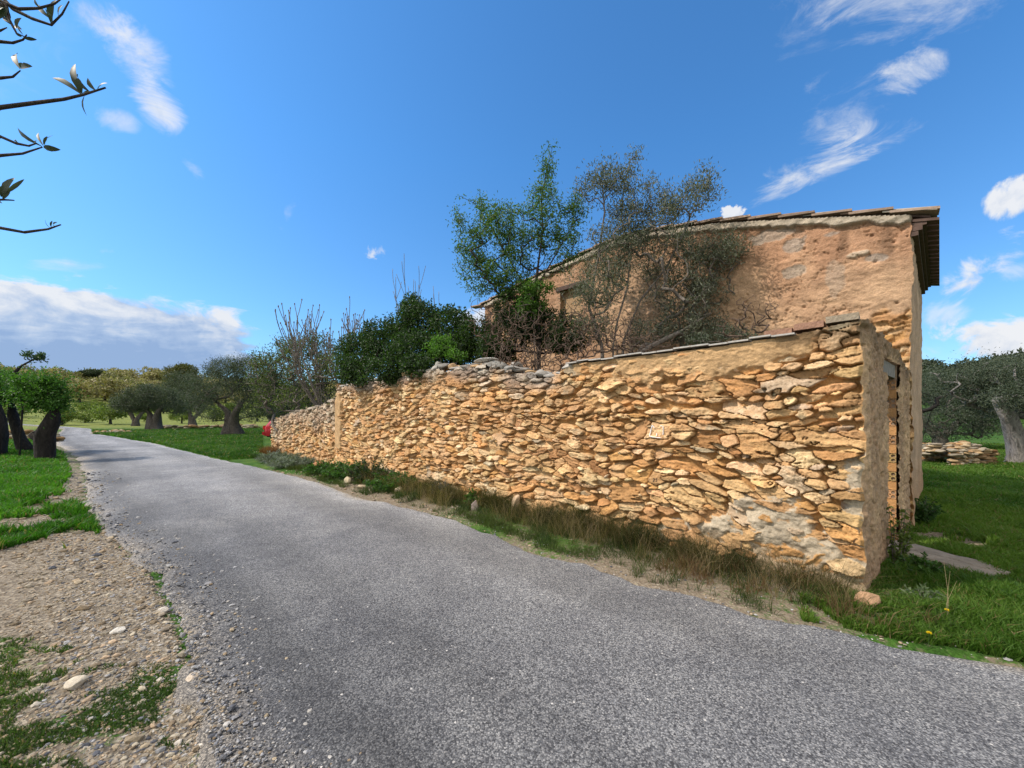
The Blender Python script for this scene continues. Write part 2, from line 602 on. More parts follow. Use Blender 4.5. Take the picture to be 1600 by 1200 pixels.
def make_road():
    # matched stations along both edges, denser near the camera
    def station(p):
        d = np.concatenate([[0], np.cumsum(np.hypot(*np.diff(p, axis=0).T))])
        return d / d[-1]
    n = 700
    # parametrise both edges by distance from the camera-side start using projection on the road axis
    ax = np.array([-.70, .714])
    L = np.concatenate([np.linspace(-20, 0, 40), np.geomspace(.05, 118, n)])

    def edge(p):
        t = p @ ax
        return np.stack([np.interp(L, t, p[:, 0]), np.interp(L, t, p[:, 1])], -1)
    a, b = edge(RR), edge(RL)
    # ragged edges
    wob = lambda q, s: n2(q[:, 0], q[:, 1], 2.2, 4, s)[:, None] * .16
    a = a + wob(a, 4.4) * np.array([.72, .69])
    b = b + wob(b, 8.4) * np.array([.72, .69]) * 1.6
    m = 61
    w = np.linspace(0, 1, m)
    pts = a[:, None] * (1 - w)[None, :, None] + b[:, None] * w[None, :, None]
    x, y = pts[..., 0], pts[..., 1]
    z = terrain(x, y) + .012 + .05 * (1 - (2 * w - 1) ** 2)[None, :] * np.ones_like(x) + .010 * n2(x, y, .5, 2, 6.6)
    edge_lip = np.minimum(w, 1 - w)[None, :] * np.ones_like(x)
    z = np.where(edge_lip < .012, terrain(x, y) - .02, z)
    # wear: pale dusty right lip and centre, dark fresh tar along the left third
    W_ = np.broadcast_to(w[None, :], x.shape) + .12 * n2(x, y, .5, 3, 7.7)
    dark = np.exp(-((W_ - .86) / .09) ** 2) * .42
    pale = np.exp(-((W_ - .02) / .07) ** 2) * .38 + np.exp(-((W_ - .42) / .25) ** 2) * .16
    track = np.exp(-((W_ - .66) / .08) ** 2) * .20 + np.exp(-((W_ - .24) / .08) ** 2) * .15 + .22 * np.clip(n2(x * .725 + y * .69, (y - x) * .16, 1.6, 4, 19.), -.4, .5)
    v = 1.0 - dark + pale - track
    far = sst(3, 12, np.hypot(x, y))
    v = v * (.88 + .44 * sst(2.2, 11, np.hypot(x, y)))  # paler with distance: dust and grazing light put into the colour
    dirt = np.clip(sst(.90, 1.0, W_) + .8 * sst(.03, -.02, W_), 0, 1) * .8
    v = v + .25 * dirt
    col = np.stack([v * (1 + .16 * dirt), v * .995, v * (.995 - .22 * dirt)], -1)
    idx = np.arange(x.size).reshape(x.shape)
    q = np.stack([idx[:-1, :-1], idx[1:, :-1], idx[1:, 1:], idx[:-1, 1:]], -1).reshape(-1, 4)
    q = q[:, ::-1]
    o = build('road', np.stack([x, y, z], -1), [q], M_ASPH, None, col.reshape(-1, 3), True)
    tag(o, 'worn grey chip-seal country road curving away to the left', 'road', kind='structure')


make_road()

# ------------------------------------------------------------------ rubble masonry as relief sheets
PAL = np.array([(.60, .42, .23), (.68, .53, .33), (.56, .33, .145), (.46, .29, .15), (.47, .40, .30), (.34, .19, .085), (.74, .62, .44)])
PALW = np.array([.37, .24, .18, .09, .04, .03, .05])


def layout(s0, s1, z1, hfun, rng, big=0.05, asp=(1.5, 4.4)):
    st = []
    z = -.12
    while z < z1 + .1:
        h = hfun(z) * rng.uniform(.55, 1.45)
        s = s0 - rng.uniform(0, .3)
        while s < s1 + .2:
            hh = h * rng.uniform(.7, 1.2)
            w = hh * rng.uniform(*asp)
            th = rng.normal(0, .10) + .55 * float(n2(np.array([s]), np.array([z]), 1.1, 2, 77.)[0])
            if rng.random() < .12:
                hh, w = hh * .6, w * .55
            st.append((s + w / 2, z + h / 2 + rng.normal(0, .02), w / 2 * 1.12, hh / 2 * 1.15, th, 0.0))
            if rng.random() < .22:            # chinking stones in the joints
                st.append((s + rng.normal(0, .02), z + rng.uniform(-.02, .02), rng.uniform(.03, .06), rng.uniform(.015, .03), rng.normal(0, .4), .12))
            s += w
        z += h
    nb = int(len(st) * big)
    for _ in range(nb):
        h = hfun(.5) * rng.uniform(1.6, 2.6)
        w = h * rng.uniform(1.0, 2.4)
        st.append((rng.uniform(s0, s1), rng.uniform(0.1, z1 - .1), w / 2, h / 2, rng.normal(0, .3), .28))
    return st


def raster(S, Z, stones, rng, warp=.011):
    SS, ZZ = np.meshgrid(S, Z, indexing='ij')
    w1 = n2(SS, ZZ, 11, 3, 1.1) * warp * 2
    w2 = n2(SS, ZZ, 11, 3, 2.1) * warp * 1.6
    sw, zw = SS + w1, ZZ + w2 + n2(SS, ZZ * 0, .5, 2, 4.0) * .22
    d1 = np.full(SS.shape, 9.)
    d2 = np.full(SS.shape, 9.)
    idd = np.zeros(SS.shape, int)
    uu = np.zeros(SS.shape)
    vv = np.zeros(SS.shape)
    for k, (cs, cz, a, b, th, bias) in enumerate(stones):
        R = max(a, b) * 1.9 + .03
        i0, i1 = np.searchsorted(S, [cs - R - .03, cs + R + .03])
        j0, j1 = np.searchsorted(Z, [cz - b * 2.2 - a * .5 - .18, cz + b * 2.2 + a * .5 + .18])
        if i1 <= i0 or j1 <= j0:
            continue
        x, y = sw[i0:i1, j0:j1] - cs, zw[i0:i1, j0:j1] - cz
        ct, sn = math.cos(th), math.sin(th)
        u, v = x * ct + y * sn, -x * sn + y * ct
        m = rng.integers(5, 9)
        ang = (np.arange(m) + rng.uniform(-.35, .35, m)) * 2 * math.pi / m + rng.uniform(0, 6.28)
        acc = 0
        for t_ in ang:
            q = (math.cos(t_) * u / a + math.sin(t_) * v / b) / rng.uniform(.80, 1.05)
            acc = acc + np.clip(q, 0, None) ** 14
        d = acc ** (1 / 14) - bias
        c1 = d1[i0:i1, j0:j1]
        c2 = d2[i0:i1, j0:j1]
        win = d < c1
        c2[:] = np.where(win, c1, np.minimum(c2, d))
        c1[win] = d[win]
        idd[i0:i1, j0:j1][win] = k
        uu[i0:i1, j0:j1][win] = u[win]
        vv[i0:i1, j0:j1][win] = v[win]
    return SS, ZZ, d1, d2, idd, uu, vv


def relief(SS, ZZ, d1, d2, idd, uu, vv, n, rng, prot=(.0, .05), recess=-.05):
    H = rng.uniform(prot[0], prot[1], n)
    tu = rng.normal(0, .10, n)
    tv = rng.normal(-.16, .18, n)
    cidx = rng.choice(len(PAL), n, p=PALW)
    col = PAL[cidx] * np.array([1.0, .915, .81]) * rng.uniform(.78, 1.15, (n, 1)) * rng.uniform(.96, 1.04, (n, 3))
    e = sst(1.02, .86, d1) * sst(0.0, .12, d2 - d1)
    lam = n2(uu * .55 + idd * .37, vv * 2.4 + idd * .71, 13, 4, 3.9)          # bedding planes follow each stone
    chip = np.abs(n2(uu + idd * 1.3, vv * 1.6, 17, 3, 6.4))
    rec = recess + .03 * n2(SS, ZZ, 9, 3, 5.1)
    step = np.floor((lam + .5) * 5) / 5 - .5
    top = H[idd] + tu[idd] * uu + tv[idd] * vv + .012 * lam + .009 * step + .010 * n2(SS, ZZ, 34, 3, 8.0) - .012 * sst(.04, 0, chip)
    h = rec + (top - rec) * e ** .7
    c = col[idd] * (1 + .34 * lam[..., None]) * (1 + .22 * n2(SS, ZZ, 5, 3, 2.7)[..., None])
    # clay washed over the faces, thickest in hollows
    stain = sst(-.12, .30, n2(SS, ZZ, 2.6, 4, 14.4) + .5 * n2(SS, ZZ, 19, 3, 15.5) - 1.4 * (h - .01))[..., None] * .62
    c = c * (1 - stain) + np.array([.50, .275, .125]) * (1 + .3 * lam[..., None]) * stain
    earth = np.array([.44, .25, .10]) * (1 + .4 * n2(SS, ZZ, 14, 3, 4.2)[..., None])
    c = np.where((e < .42)[..., None], earth, c)
    return h, c


def sheet(name, SS, ZZ, H, C, org, ds, nrm, keep, mat, parent, corner=None):
    x = org[0] + ds[0] * SS + nrm[0] * H
    y = org[1] + ds[1] * SS + nrm[1] * H
    if corner is not None:
        x = x + corner[..., 0]
        y = y + corner[..., 1]
    idx = np.arange(SS.size).reshape(SS.shape)
    q = np.stack([idx[:-1, :-1], idx[1:, :-1], idx[1:, 1:], idx[:-1, 1:]], -1)
    kf = keep[:-1, :-1] & keep[1:, :-1] & keep[1:, 1:] & keep[:-1, 1:]
    q = q[kf]
    used = np.unique(q)
    mp = np.zeros(SS.size, np.int64)
    mp[used] = np.arange(len(used))
    v = np.stack([x, y, ZZ], -1).reshape(-1, 3)[used]
    return build(name, v, [mp[q]], mat, parent, C.reshape(-1, 3)[used], True)


def prof(pix):
    a = np.array([wall_px(*p) for p in pix])
    o = np.argsort(a[:, 0])
    return a[o]


TOP_A = prof([(1352, 497), (1240, 524), (1100, 545), (889, 570), (880, 579), (855, 585), (830, 581), (800, 575), (760, 569), (700, 572), (660, 580), (620, 588), (580, 593), (545, 600), (526, 602)])
TOP_B = prof([(526, 621), (505, 630), (490, 636), (460, 643), (440, 648), (421, 657)])
SA = float(wall_px(526, 650)[0])
SB = float(wall_px(421, 650)[0])


def corner_wob(z):
    return .05 * n2(z * 0, z, 2.2, 4, 7.1) + .028 * n2(z * 0, z, 14, 3, 8.8)


def make_wall():
    root = empty('stone_wall', (P[0], P[1], 0), 'tall rubble stone yard wall with rendered top band beside the road', 'wall')
    rng = np.random.default_rng(21)
    # columns get wider apart with distance
    s, S = 0.0, []
    while s < SA:
        S.append(s)
        s += .0068 * (1 + .19 * s)
    S = np.array(S + [SA])
    Z = np.arange(-.12, 2.95, .0078)
    hf = lambda z: .087
    stones = layout(-.05, SA + .1, 2.9, hf, rng, .07)
    # stones recognisable in the photograph (big pale blocks low on the right, two flat faces in the middle)
    for (px, py, w, h, rot) in [(1072, 778, 58, 30, -.1), (1128, 828, 70, 52, .0), (1205, 868, 66, 40, .3), (1028, 670, 34, 30, .05), (982, 768, 44, 34, .2), (922, 742, 30, 24, -.05), (1170, 668, 75, 22, -.1), (1168, 640, 66, 24, 0), (1180, 695, 56, 34, .1), (1020, 747, 36, 20, .1), (1300, 690, 90, 22, -.15), (1230, 600, 70, 20, .1), (712, 595, 26, 24, .1)]:
        cs, cz = wall_px(px, py)
        Y = P[1] + D[1] * cs
        k = (D[1] * (px - CX) / F - D[0]) / Y * F
        stones.append((cs, cz + n2(np.array([cs]), np.array([0.]), .5, 2, 4.0)[0] * .22, w / k / 2 * 1.05, h * Y / F / 2 * 1.05, -rot, .45))
    SS, ZZ, d1, d2, idd, uu, vv = raster(S, Z, stones, rng)
    h, c = relief(SS, ZZ, d1, d2, idd, uu, vv, len(stones), rng, (-.010, .052), -.056)
    top = np.interp(SS, TOP_A[:, 0], TOP_A[:, 1])
    # grey weathering on the top courses
    wth = sst(.45, .05, top - ZZ + .25 * n2(SS, ZZ, 3, 3, 9.9)) * sst(3.2, 3.6, SS)
    g = c.mean(-1, keepdims=True) * np.array([.80, .78, .74])
    c = c * (1 - .75 * wth[..., None]) + g * .75 * wth[..., None]
    # earth render filling the top right
    lo = prof([(1290, 545), (1255, 552), (1200, 578), (1140, 592), (1060, 607), (1000, 603), (940, 592), (905, 583), (880, 565)])
    zb = np.interp(SS, lo[:, 0], lo[:, 1])
    inb = sst(.15, .42, SS) * (1 - sst(3.0, 3.25, SS))
    wob = n2(SS, ZZ, 4, 4, 6.3)
    pl = sst(-.10, .12, ZZ - zb + .35 * wob) * inb
    P_ = -.09 + .125 * pl + .02 * n2(SS, ZZ, 5, 4, 3.0) + .012 * n2(SS * .8, ZZ * 1.4, 26, 4, 12.)
    # smears of the same earth render between stones lower down
    P_ = np.maximum(P_, -.075 + .06 * sst(.05, .35, n2(SS, ZZ, 1.1, 3, 15.)) + .012 * n2(SS, ZZ, 20, 3, 13.))
    # pilaster of smooth render at the far end
    pil = sst(SA - .44, SA - .34, SS + .22 * wob) * (1 - .8 * sst(.12, .3, n2(SS, ZZ, 2.2, 4, 91.)))
    P_ = np.where(pil > 0, P_ * (1 - pil) + pil * (.062 + .006 * n2(SS, ZZ, 12, 3, 1.)), P_)
    cr = np.array([.50, .325, .165]) * (1 + .22 * n2(SS, ZZ, 6, 4, 5.)[..., None] + .12 * n2(SS, ZZ, 40, 2, 6.)[..., None])
    w = sst(-.004, .006, P_ - h)
    h = np.maximum(h, P_)
    c = c * (1 - w[..., None]) + cr * w[..., None]
    # grey lime mortar repair low on the right and up the corner
    cs, cz = wall_px(1215, 835)
    el = ((SS - cs) / .62) ** 2 + ((ZZ - cz) / .42) ** 2
    gm = sst(1.25, .45, el + 1.5 * wob)
    cs2, cz2 = wall_px(1085, 850)
    gm = np.maximum(gm, sst(1.2, .6, ((SS - cs2) / .55) ** 2 + ((ZZ - cz2) / .28) ** 2 + wob) * .85)
    gm = np.maximum(gm, sst(.62, .2, ZZ + .5 * wob + .12 * SS) * sst(2.6, 1.8, SS) * .9)
    gm = np.maximum(gm, sst(.22, .08, SS + .15 * wob) * sst(1.35, 1.1, ZZ) * .9)
    PG = -.10 + .118 * gm + .045 * n2(SS * .8, ZZ * 1.5, 5, 4, 21.) + .012 * n2(SS, ZZ, 28, 3, 22.)
    cg = np.array([.43, .36, .26]) * (1 + .3 * n2(SS, ZZ, 7, 4, 25.)[..., None])
    w = sst(-.004, .006, PG - h)
    h = np.maximum(h, PG)
    c = c * (1 - w[..., None]) + cg * w[..., None]
    # darker blotches under the brick cap
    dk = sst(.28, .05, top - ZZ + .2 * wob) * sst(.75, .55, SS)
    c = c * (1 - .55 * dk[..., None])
    # foot of the wall: splash-back earth
    ft = sst(.35, .0, ZZ + .3 * wob)
    c = c * (1 - .5 * ft[..., None]) + np.array([.36, .22, .11]) * .5 * ft[..., None]
    # let whole stones decide the ragged top edge
    scz = np.array([q[1] for q in stones])[idd]
    jag = np.where(SS > 3.3, ((scz - n2(SS, ZZ * 0, .5, 2, 4.0) * .22 < top - .03) | (ZZ < top - .10)) & (ZZ < top + .07), ZZ < top)
    f0 = sst(0, .03, SS)
    f1 = sst(SA, SA - .015, SS)
    h = h * f0 * f1
    fall = np.exp(-SS / .12)
    cw = corner_wob(ZZ) * fall
    cor = np.stack([cw * (-D[0]), cw * (-D[1])], -1)
    sheet('stone_facing', SS, ZZ, h, c, P, D, N, jag, M_STONE, root, cor)
    # the body of the wall behind the facing
    geo = Geo()
    ss = np.concatenate([[0.06], TOP_A[1:-1, 0], [SA]])
    tt = np.interp(ss, TOP_A[:, 0], TOP_A[:, 1]) - np.where(ss > 3.3, .10, .012)
    v, f = [], []
    for i, (a, t) in enumerate(zip(ss, tt)):
        for off, z in ((-.075, -.2), (-.075, t), (-.5, t), (-.5, -.2)):
            q = P + D * a + N * off
            v.append((q[0], q[1], z))
    for i in range(len(ss) - 1):
        for k in range(4):
            f.append([i * 4 + k, (i + 1) * 4 + k, (i + 1) * 4 + (k + 1) % 4, i * 4 + (k + 1) % 4])
    f += [[0, 1, 2, 3], [len(v) - 1, len(v) - 2, len(v) - 3, len(v) - 4]]
    geo.add(v, [f], (.38, .25, .13))
    # end face of the pilaster step, above the lower wall
    a = P + D * (SA - .002) + N * -.22
    geo.box((a[0], a[1], 1.2), tuple(D * .012) + (0,), tuple(N * .21) + (0,), (0, 0, 1.36), (.47, .3, .15))
    geo.make('masonry_core', M_RENDER, root)
    # loose cap stones along the ragged top
    caps = Geo()
    r2 = np.random.default_rng(5)
    s = 3.35
    while s < SA - .2:
        w = r2.uniform(.14, .42)
        t = np.interp(s + w / 2, TOP_A[:, 0], TOP_A[:, 1])
        for off in (-.10, -.34):
            q = P + D * (s + w / 2 + r2.normal(0, .03)) + N * (off + r2.normal(0, .02))
            hgt = r2.uniform(.035, .085)
            gcol = np.array([.33, .31, .28]) * r2.uniform(.75, 1.25) if r2.random() < .72 else np.array([.46, .31, .17])
            rock(caps, (q[0], q[1], t - .05 + hgt * .5 + (0.0 if r2.random() < .7 else .05)), (w * .56, r2.uniform(.11, .17), hgt), 2, gcol, r2, math.atan2(D[1], D[0]) + r2.normal(0, .12))
        s += w * r2.uniform(.8, 1.05)
    for (px, py, w, hh, cc) in [(754, 563, .30, .04, (.52, .50, .46)), (681, 571, .11, .10, (.30, .29, .26)), (885, 573, .16, .06, (.45, .42, .37)), (770, 570, .22, .07, (.27, .26, .24)), (795, 577, .24, .07, (.3, .29, .27))]:
        a, z = wall_px(px, py)
        q = P + D * a + N * -.10
        rock(caps, (q[0], q[1], z), (w, .15, hh), 3, cc, r2, math.atan2(D[1], D[0]))
    caps.make('cap_stones', M_STONE, root, True)
    # thin concrete coping strip over the rendered part
    g2 = Geo()
    a0, z0 = wall_px(1243, 523)
    a1, z1 = wall_px(888, 568.5)
    nn = 14
    for i in range(nn):
        u0, u1 = a0 + (a1 - a0) * i / nn, a0 + (a1 - a0) * (i + 1) / nn - .006
        za, zb_ = z0 + (z1 - z0) * i / nn, z0 + (z1 - z0) * (i + 1) / nn
        dz = .002 * math.sin(i * 2.3)
        m = (u0 + u1) / 2
        q = P + D * m + N * -.17
        ax = np.array([*(D * (u1 - u0) / 2), (zb_ - za) / 2])
        g2.box((q[0], q[1], (za + zb_) / 2 + dz + .004), ax, (N[0] * .245, N[1] * .245, .01 * math.sin(i * 1.7)), (0, 0, .008), (.46, .44, .40))
    g2.make('coping', M_CONC, root)
    # brick cap at the corner
    g3 = Geo()
    r3 = np.random.default_rng(11)
    a = .03
    while a < .52:
        w = .235
        q = P + D * (a + w / 2) + N * -.12
        zt = float(np.interp(a, TOP_A[:, 0], TOP_A[:, 1]))
        zt = wall_px(1345, 497)[1] * (1 - a / .52) + wall_px(1240, 521)[1] * a / .52
        cc = np.array([.33, .19, .13]) if a > .2 else np.array([.36, .30, .22])
        g3.box((q[0], q[1], zt + .026), (*(D * (w / 2 - .004)), -.002), (*(N * .135), .0), (0, 0, .03), cc * r3.uniform(.85, 1.1))
        a += w + .006
    g3.make('brick_cap', M_RENDER, root)
    # chalky white strokes on one flat stone and small dark figures on another
    g4 = Geo()
    for (xa, ya, xb, yb) in [(1020, 665, 1017, 681), (1020, 664.5, 1023.5, 668.5), (1032, 665, 1036.5, 666.5), (1036.5, 666.5, 1036.8, 679), (1017, 681, 1022, 682.5), (1022, 682.5, 1034, 683.5), (1027.5, 677, 1028, 681)]:
        (sa, za), (sb, zb_) = wall_px(xa, ya), wall_px(xb, yb)
        pa = np.array([*(P + D * sa + N * .0), za])
        pb = np.array([*(P + D * sb + N * .0), zb_])
        g4.tube([pa, (pa + pb) / 2, pb], [.0045, .006, .0045], 6, (.85, .83, .8))
    WHITE_MARK.append((g4, root))
    return root, (SS, ZZ, h)


WHITE_MARK = []
wall_root, (WS, WZ, WH) = make_wall()


def wall_h(s, z):
    i = np.clip(np.searchsorted(WS[:, 0], s), 0, WS.shape[0] - 1)
    j = np.clip(np.searchsorted(WZ[0], z), 0, WZ.shape[1] - 1)
    return float(WH[max(i - 1, 0):i + 2, max(j - 1, 0):j + 2].max())


def paint_marks():
    """strokes lie on the faces of two stones"""
    M_CHALK = mat_plain('chalk', (.8, .78, .76), .9, .05)
    M_INK = mat_plain('ink', (.03, .03, .035), .9, .05)

    def strokes(name, segs, r, mat):
        g = Geo()
        for seg in segs:
            pts = []
            for (x, y) in seg:
                s, z = wall_px(x, y)
                hh = wall_h(s, z) + .002
                # follow the line of sight onto the relief
                q = P + D * s + N * hh
                pts.append((q[0], q[1], z))
            a = np.array(pts)
            if len(a) == 2:
                a = np.array([a[0], a.mean(0), a[1]])
            g.tube(a, r, 6)
        g.make(name, mat, wall_root)
    strokes('chalk_mark', [[(1020, 665), (1018.5, 672), (1017, 681)], [(1020, 664.5), (1024, 668.5)], [(1032, 665), (1036.5, 666.5), (1036.8, 679)], [(1017, 681), (1022, 682.7), (1034, 684)], [(1027.5, 677), (1028, 681)]], .0055, M_CHALK)
    strokes('painted_number', [[(1022.0, 747.8), (1023.4, 747.0), (1024.2, 748.6), (1022.0, 752), (1024.4, 752)], [(1028.2, 747.0), (1026.2, 747.2), (1026.0, 749.0), (1028.0, 749.6), (1028.0, 751.4), (1026.0, 752)]], .0035, M_INK)


paint_marks()


def make_end_wall():
    """the wall's short return: roughcast jambs, a doorway lined with hollow brick, a lintel"""
    R1, R2, R3, DH = 1.27, 2.07, 3.13, 2.06
    zt0 = float(TOP_A[0, 1]) + .02
    S = np.arange(0, R3 + .01, .011)
    Z = np.arange(-.12, 2.6, .011)
    SS, ZZ = np.meshgrid(S, Z, indexing='ij')
    top = zt0 - .05 * SS + .05 * n2(SS, ZZ * 0, 6, 3, 2.) - .10 * sst(2.0, 3.0, SS)
    h = .02 * n2(SS, ZZ, 3, 4, 31.) + .022 * n2(SS, ZZ, 22, 3, 32.) + .012 * n2(SS, ZZ, 55, 2, 33.)
    h = h + .01
    pits = sst(.22, .42, n2(SS, ZZ, 13, 3, 34.))
    h = h - .03 * pits
    f0 = sst(0, .03, SS)
    h = h * f0
    pale = sst(-.25, .35, n2(SS, ZZ, 1.7, 3, 35.))[..., None]
    c = np.array([.35, .24, .15]) * (1 - pale) + np.array([.48, .335, .20]) * pale
    c = c * (1 + .35 * n2(SS, ZZ, 18, 3, 36.)[..., None])
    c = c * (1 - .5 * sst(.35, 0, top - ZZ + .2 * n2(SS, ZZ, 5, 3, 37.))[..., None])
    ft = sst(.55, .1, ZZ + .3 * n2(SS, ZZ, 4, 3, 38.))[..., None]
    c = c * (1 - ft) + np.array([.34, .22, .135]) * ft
    fall = np.exp(-SS / .12)
    cw = corner_wob(ZZ) * fall
    cor = np.stack([cw * (-D[0]), cw * (-D[1])], -1)
    keep = (ZZ < top) & ~((SS > R1) & (SS < R2) & (ZZ < DH)) & ~((SS > R1 - .32) & (SS < R2 + .05) & (ZZ > DH) & (ZZ < DH + .155))
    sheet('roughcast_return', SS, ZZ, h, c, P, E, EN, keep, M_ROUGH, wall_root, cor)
    g = Geo()
    T = .44

    def blk(r0, r1, z0, z1, front=-.045, back=-T, col=(.3, .22, .15)):
        q = P + E * (r0 + r1) / 2 + EN * (front + back) / 2
        g.box((q[0], q[1], (z0 + z1) / 2), (*(E * (r1 - r0) / 2), 0), (*(EN * (front - back) / 2), 0), (0, 0, (z1 - z0) / 2), col)
    blk(.10, R1, -.2, DH)
    blk(R2 + .005, R3, -.2, 2.28, -.014)
    blk(.10, R1, DH, zt0 - .09)
    blk(R1, R2 + .02, DH + .16, 2.32)
    g.make('return_core', M_RENDER, wall_root)
    lg = Geo()
    q = P + E * (R1 - .32 + R2 + .05) / 2 + EN * (-.19)
    lg.box((q[0], q[1], DH + .0775), (*(E * (R2 - R1 + .37) / 2), 0), (*(EN * .168), 0), (0, 0, .0765), (.3, .29, .28))
    lg.make('lintel', mat_plain('weathered_concrete', (.20, .185, .165), .95, .35, 14), wall_root)
    # hollow brick jamb: alternate courses show a bored end and a plain side
    bg = Geo()
    hg = Geo()
    z = .02
    k = 0
    rb = np.random.default_rng(4)
    while z < DH - .05:
        hgt = .112
        wv = .32
        proud = .012 * rb.uniform(0, 1)
        c0 = P + E * (R2 - proud) + EN * (-.012 - wv / 2)
        colr = np.array([.50, .27, .11]) * rb.uniform(.8, 1.15) if k % 2 == 0 else np.array([.46, .25, .12]) * rb.uniform(.75, 1.2)
        if rb.random() < .3: colr = np.array([.47, .33, .14])
        q = c0 + E * .06
        if k % 2 == 0:
            bg.box((q[0], q[1], z + hgt / 2), (*(E * .06), 0), (*(EN * wv / 2), 0), (0, 0, hgt / 2 - .003), colr)
        else:
            # body set 25 mm behind a bored face; holes are real recesses with shade painted inside
            qb = c0 + E * .085
            bg.box((qb[0], qb[1], z + hgt / 2), (*(E * .035), 0), (*(EN * wv / 2), 0), (0, 0, hgt / 2 - .003), (.02, .014, .01))
            ncol, cell = 6, wv / 6
            for a in range(ncol):
                for b in (0, 1):
                    cc = np.array([*(c0 + EN * (-wv / 2 + cell * (a + .5))), z + .003 + (hgt - .006) * (.25 + .5 * b)])
                    hy, hz = cell / 2, (hgt - .006) / 4
                    m = 16
                    an = (np.arange(m) + .5) * 2 * math.pi / m
                    sq = np.stack([np.cos(an), np.sin(an)], -1)
                    sq = sq / np.abs(sq).max(1, keepdims=True)
                    outer = [cc + np.array([*(EN * p_[0] * hy), p_[1] * hz]) for p_ in sq]
                    rr = .74
                    inner = [cc + np.array([*(EN * math.cos(t) * hy * rr), math.sin(t) * hz * rr]) for t in an]
                    deep = [p_ + np.array([*(E * .05), 0]) for p_ in inner]
                    v = outer + inner + deep
                    q4 = [[i, (i + 1) % m, m + (i + 1) % m, m + i] for i in range(m)] + [[m + i, m + (i + 1) % m, 2 * m + (i + 1) % m, 2 * m + i] for i in range(m)]
                    cl = np.array([colr] * m + [colr * .9] * m + [colr * .2] * m)
                    bg.add(v, [q4], cl)
        z += hgt
        k += 1
    bg.make('brick_jamb', M_RENDER, wall_root)


make_end_wall()


def make_lower_wall():
    org = P + D * SA + N * -.10
    root = empty('stone_wall', (org[0], org[1], 0), 'lower ragged dry stone wall stepping down beyond the plastered pilaster', 'wall')
    rng = np.random.default_rng(33)
    L = SB - SA
    S = np.arange(0, L + .01, .021)
    Z = np.arange(-.15, 2.4, .0145)
    stones = layout(-.1, L + .1, 2.4, lambda z: .085, rng, .10, (1.3, 3.2))
    SS, ZZ, d1, d2, idd, uu, vv = raster(S, Z, stones, rng, .02)
    h, c = relief(SS, ZZ, d1, d2, idd, uu, vv, len(stones), rng, (-.02, .06), -.07)
    top = np.interp(SS + SA, TOP_B[:, 0], TOP_B[:, 1]) + .06 * n2(SS, ZZ * 0, 2.5, 3, 6.)
    wth = sst(1.3, .1, top - ZZ + .8 * n2(SS, ZZ, 1.5, 3, 9.)) * .6
    c = c * (1 - wth[..., None]) + c.mean(-1, keepdims=True) * np.array([.92, .86, .76]) * wth[..., None]
    scz = np.array([q[1] for q in stones])[idd]
    keep = ((scz - n2(SS, ZZ * 0, .5, 2, 4.0) * .22 < top - .03) | (ZZ < top - .1)) & (ZZ < top + .06)
    sheet('stone_facing', SS, ZZ, h, c, org, D, N, keep, M_STONE, root)
    g = Geo()
    ss = np.linspace(0, L, 30)
    tt = np.interp(ss + SA, TOP_B[:, 0], TOP_B[:, 1]) - .12
    v, f = [], []
    for a, t in zip(ss, tt):
        for off, z in ((-.09, -.3), (-.09, t), (-.5, t), (-.5, -.3)):
            q = org + D * a + N * off
            v.append((q[0], q[1], z))
    for i in range(len(ss) - 1):
        for k in range(4):
            f.append([i * 4 + k, (i + 1) * 4 + k, (i + 1) * 4 + (k + 1) % 4, i * 4 + (k + 1) % 4])
    f += [[0, 1, 2, 3], [len(v) - 1, len(v) - 2, len(v) - 3, len(v) - 4]]
    g.add(v, [f], (.38, .26, .14))
    g.make('masonry_core', M_RENDER, root)
    # rough end and cap stones
    caps = Geo()
    for _ in range(95):
        s = rng.uniform(.1, L)
        t = np.interp(s + SA, TOP_B[:, 0], TOP_B[:, 1])
        q = org + D * s + N * rng.uniform(-.45, -.05)
        rock(caps, (q[0], q[1], t + rng.uniform(-.08, .03)), (rng.uniform(.12, .26), rng.uniform(.1, .18), rng.uniform(.05, .1)), 2, np.array([.33, .28, .22]) * rng.uniform(.7, 1.2), rng, math.atan2(D[1], D[0]) + rng.normal(0, .3))
    for z in np.arange(.0, 1.45, .11):
        for off in (-.05, -.2, -.36):
            q = org + D * (L + rng.normal(0, .03)) + N * off
            rock(caps, (q[0], q[1], z + .05), (rng.uniform(.1, .2), rng.uniform(.08, .13), .07), 2, PAL[rng.choice(len(PAL), p=PALW)], rng, math.atan2(D[1], D[0]))
    caps.make('cap_stones', M_STONE, root, True)


make_lower_wall()


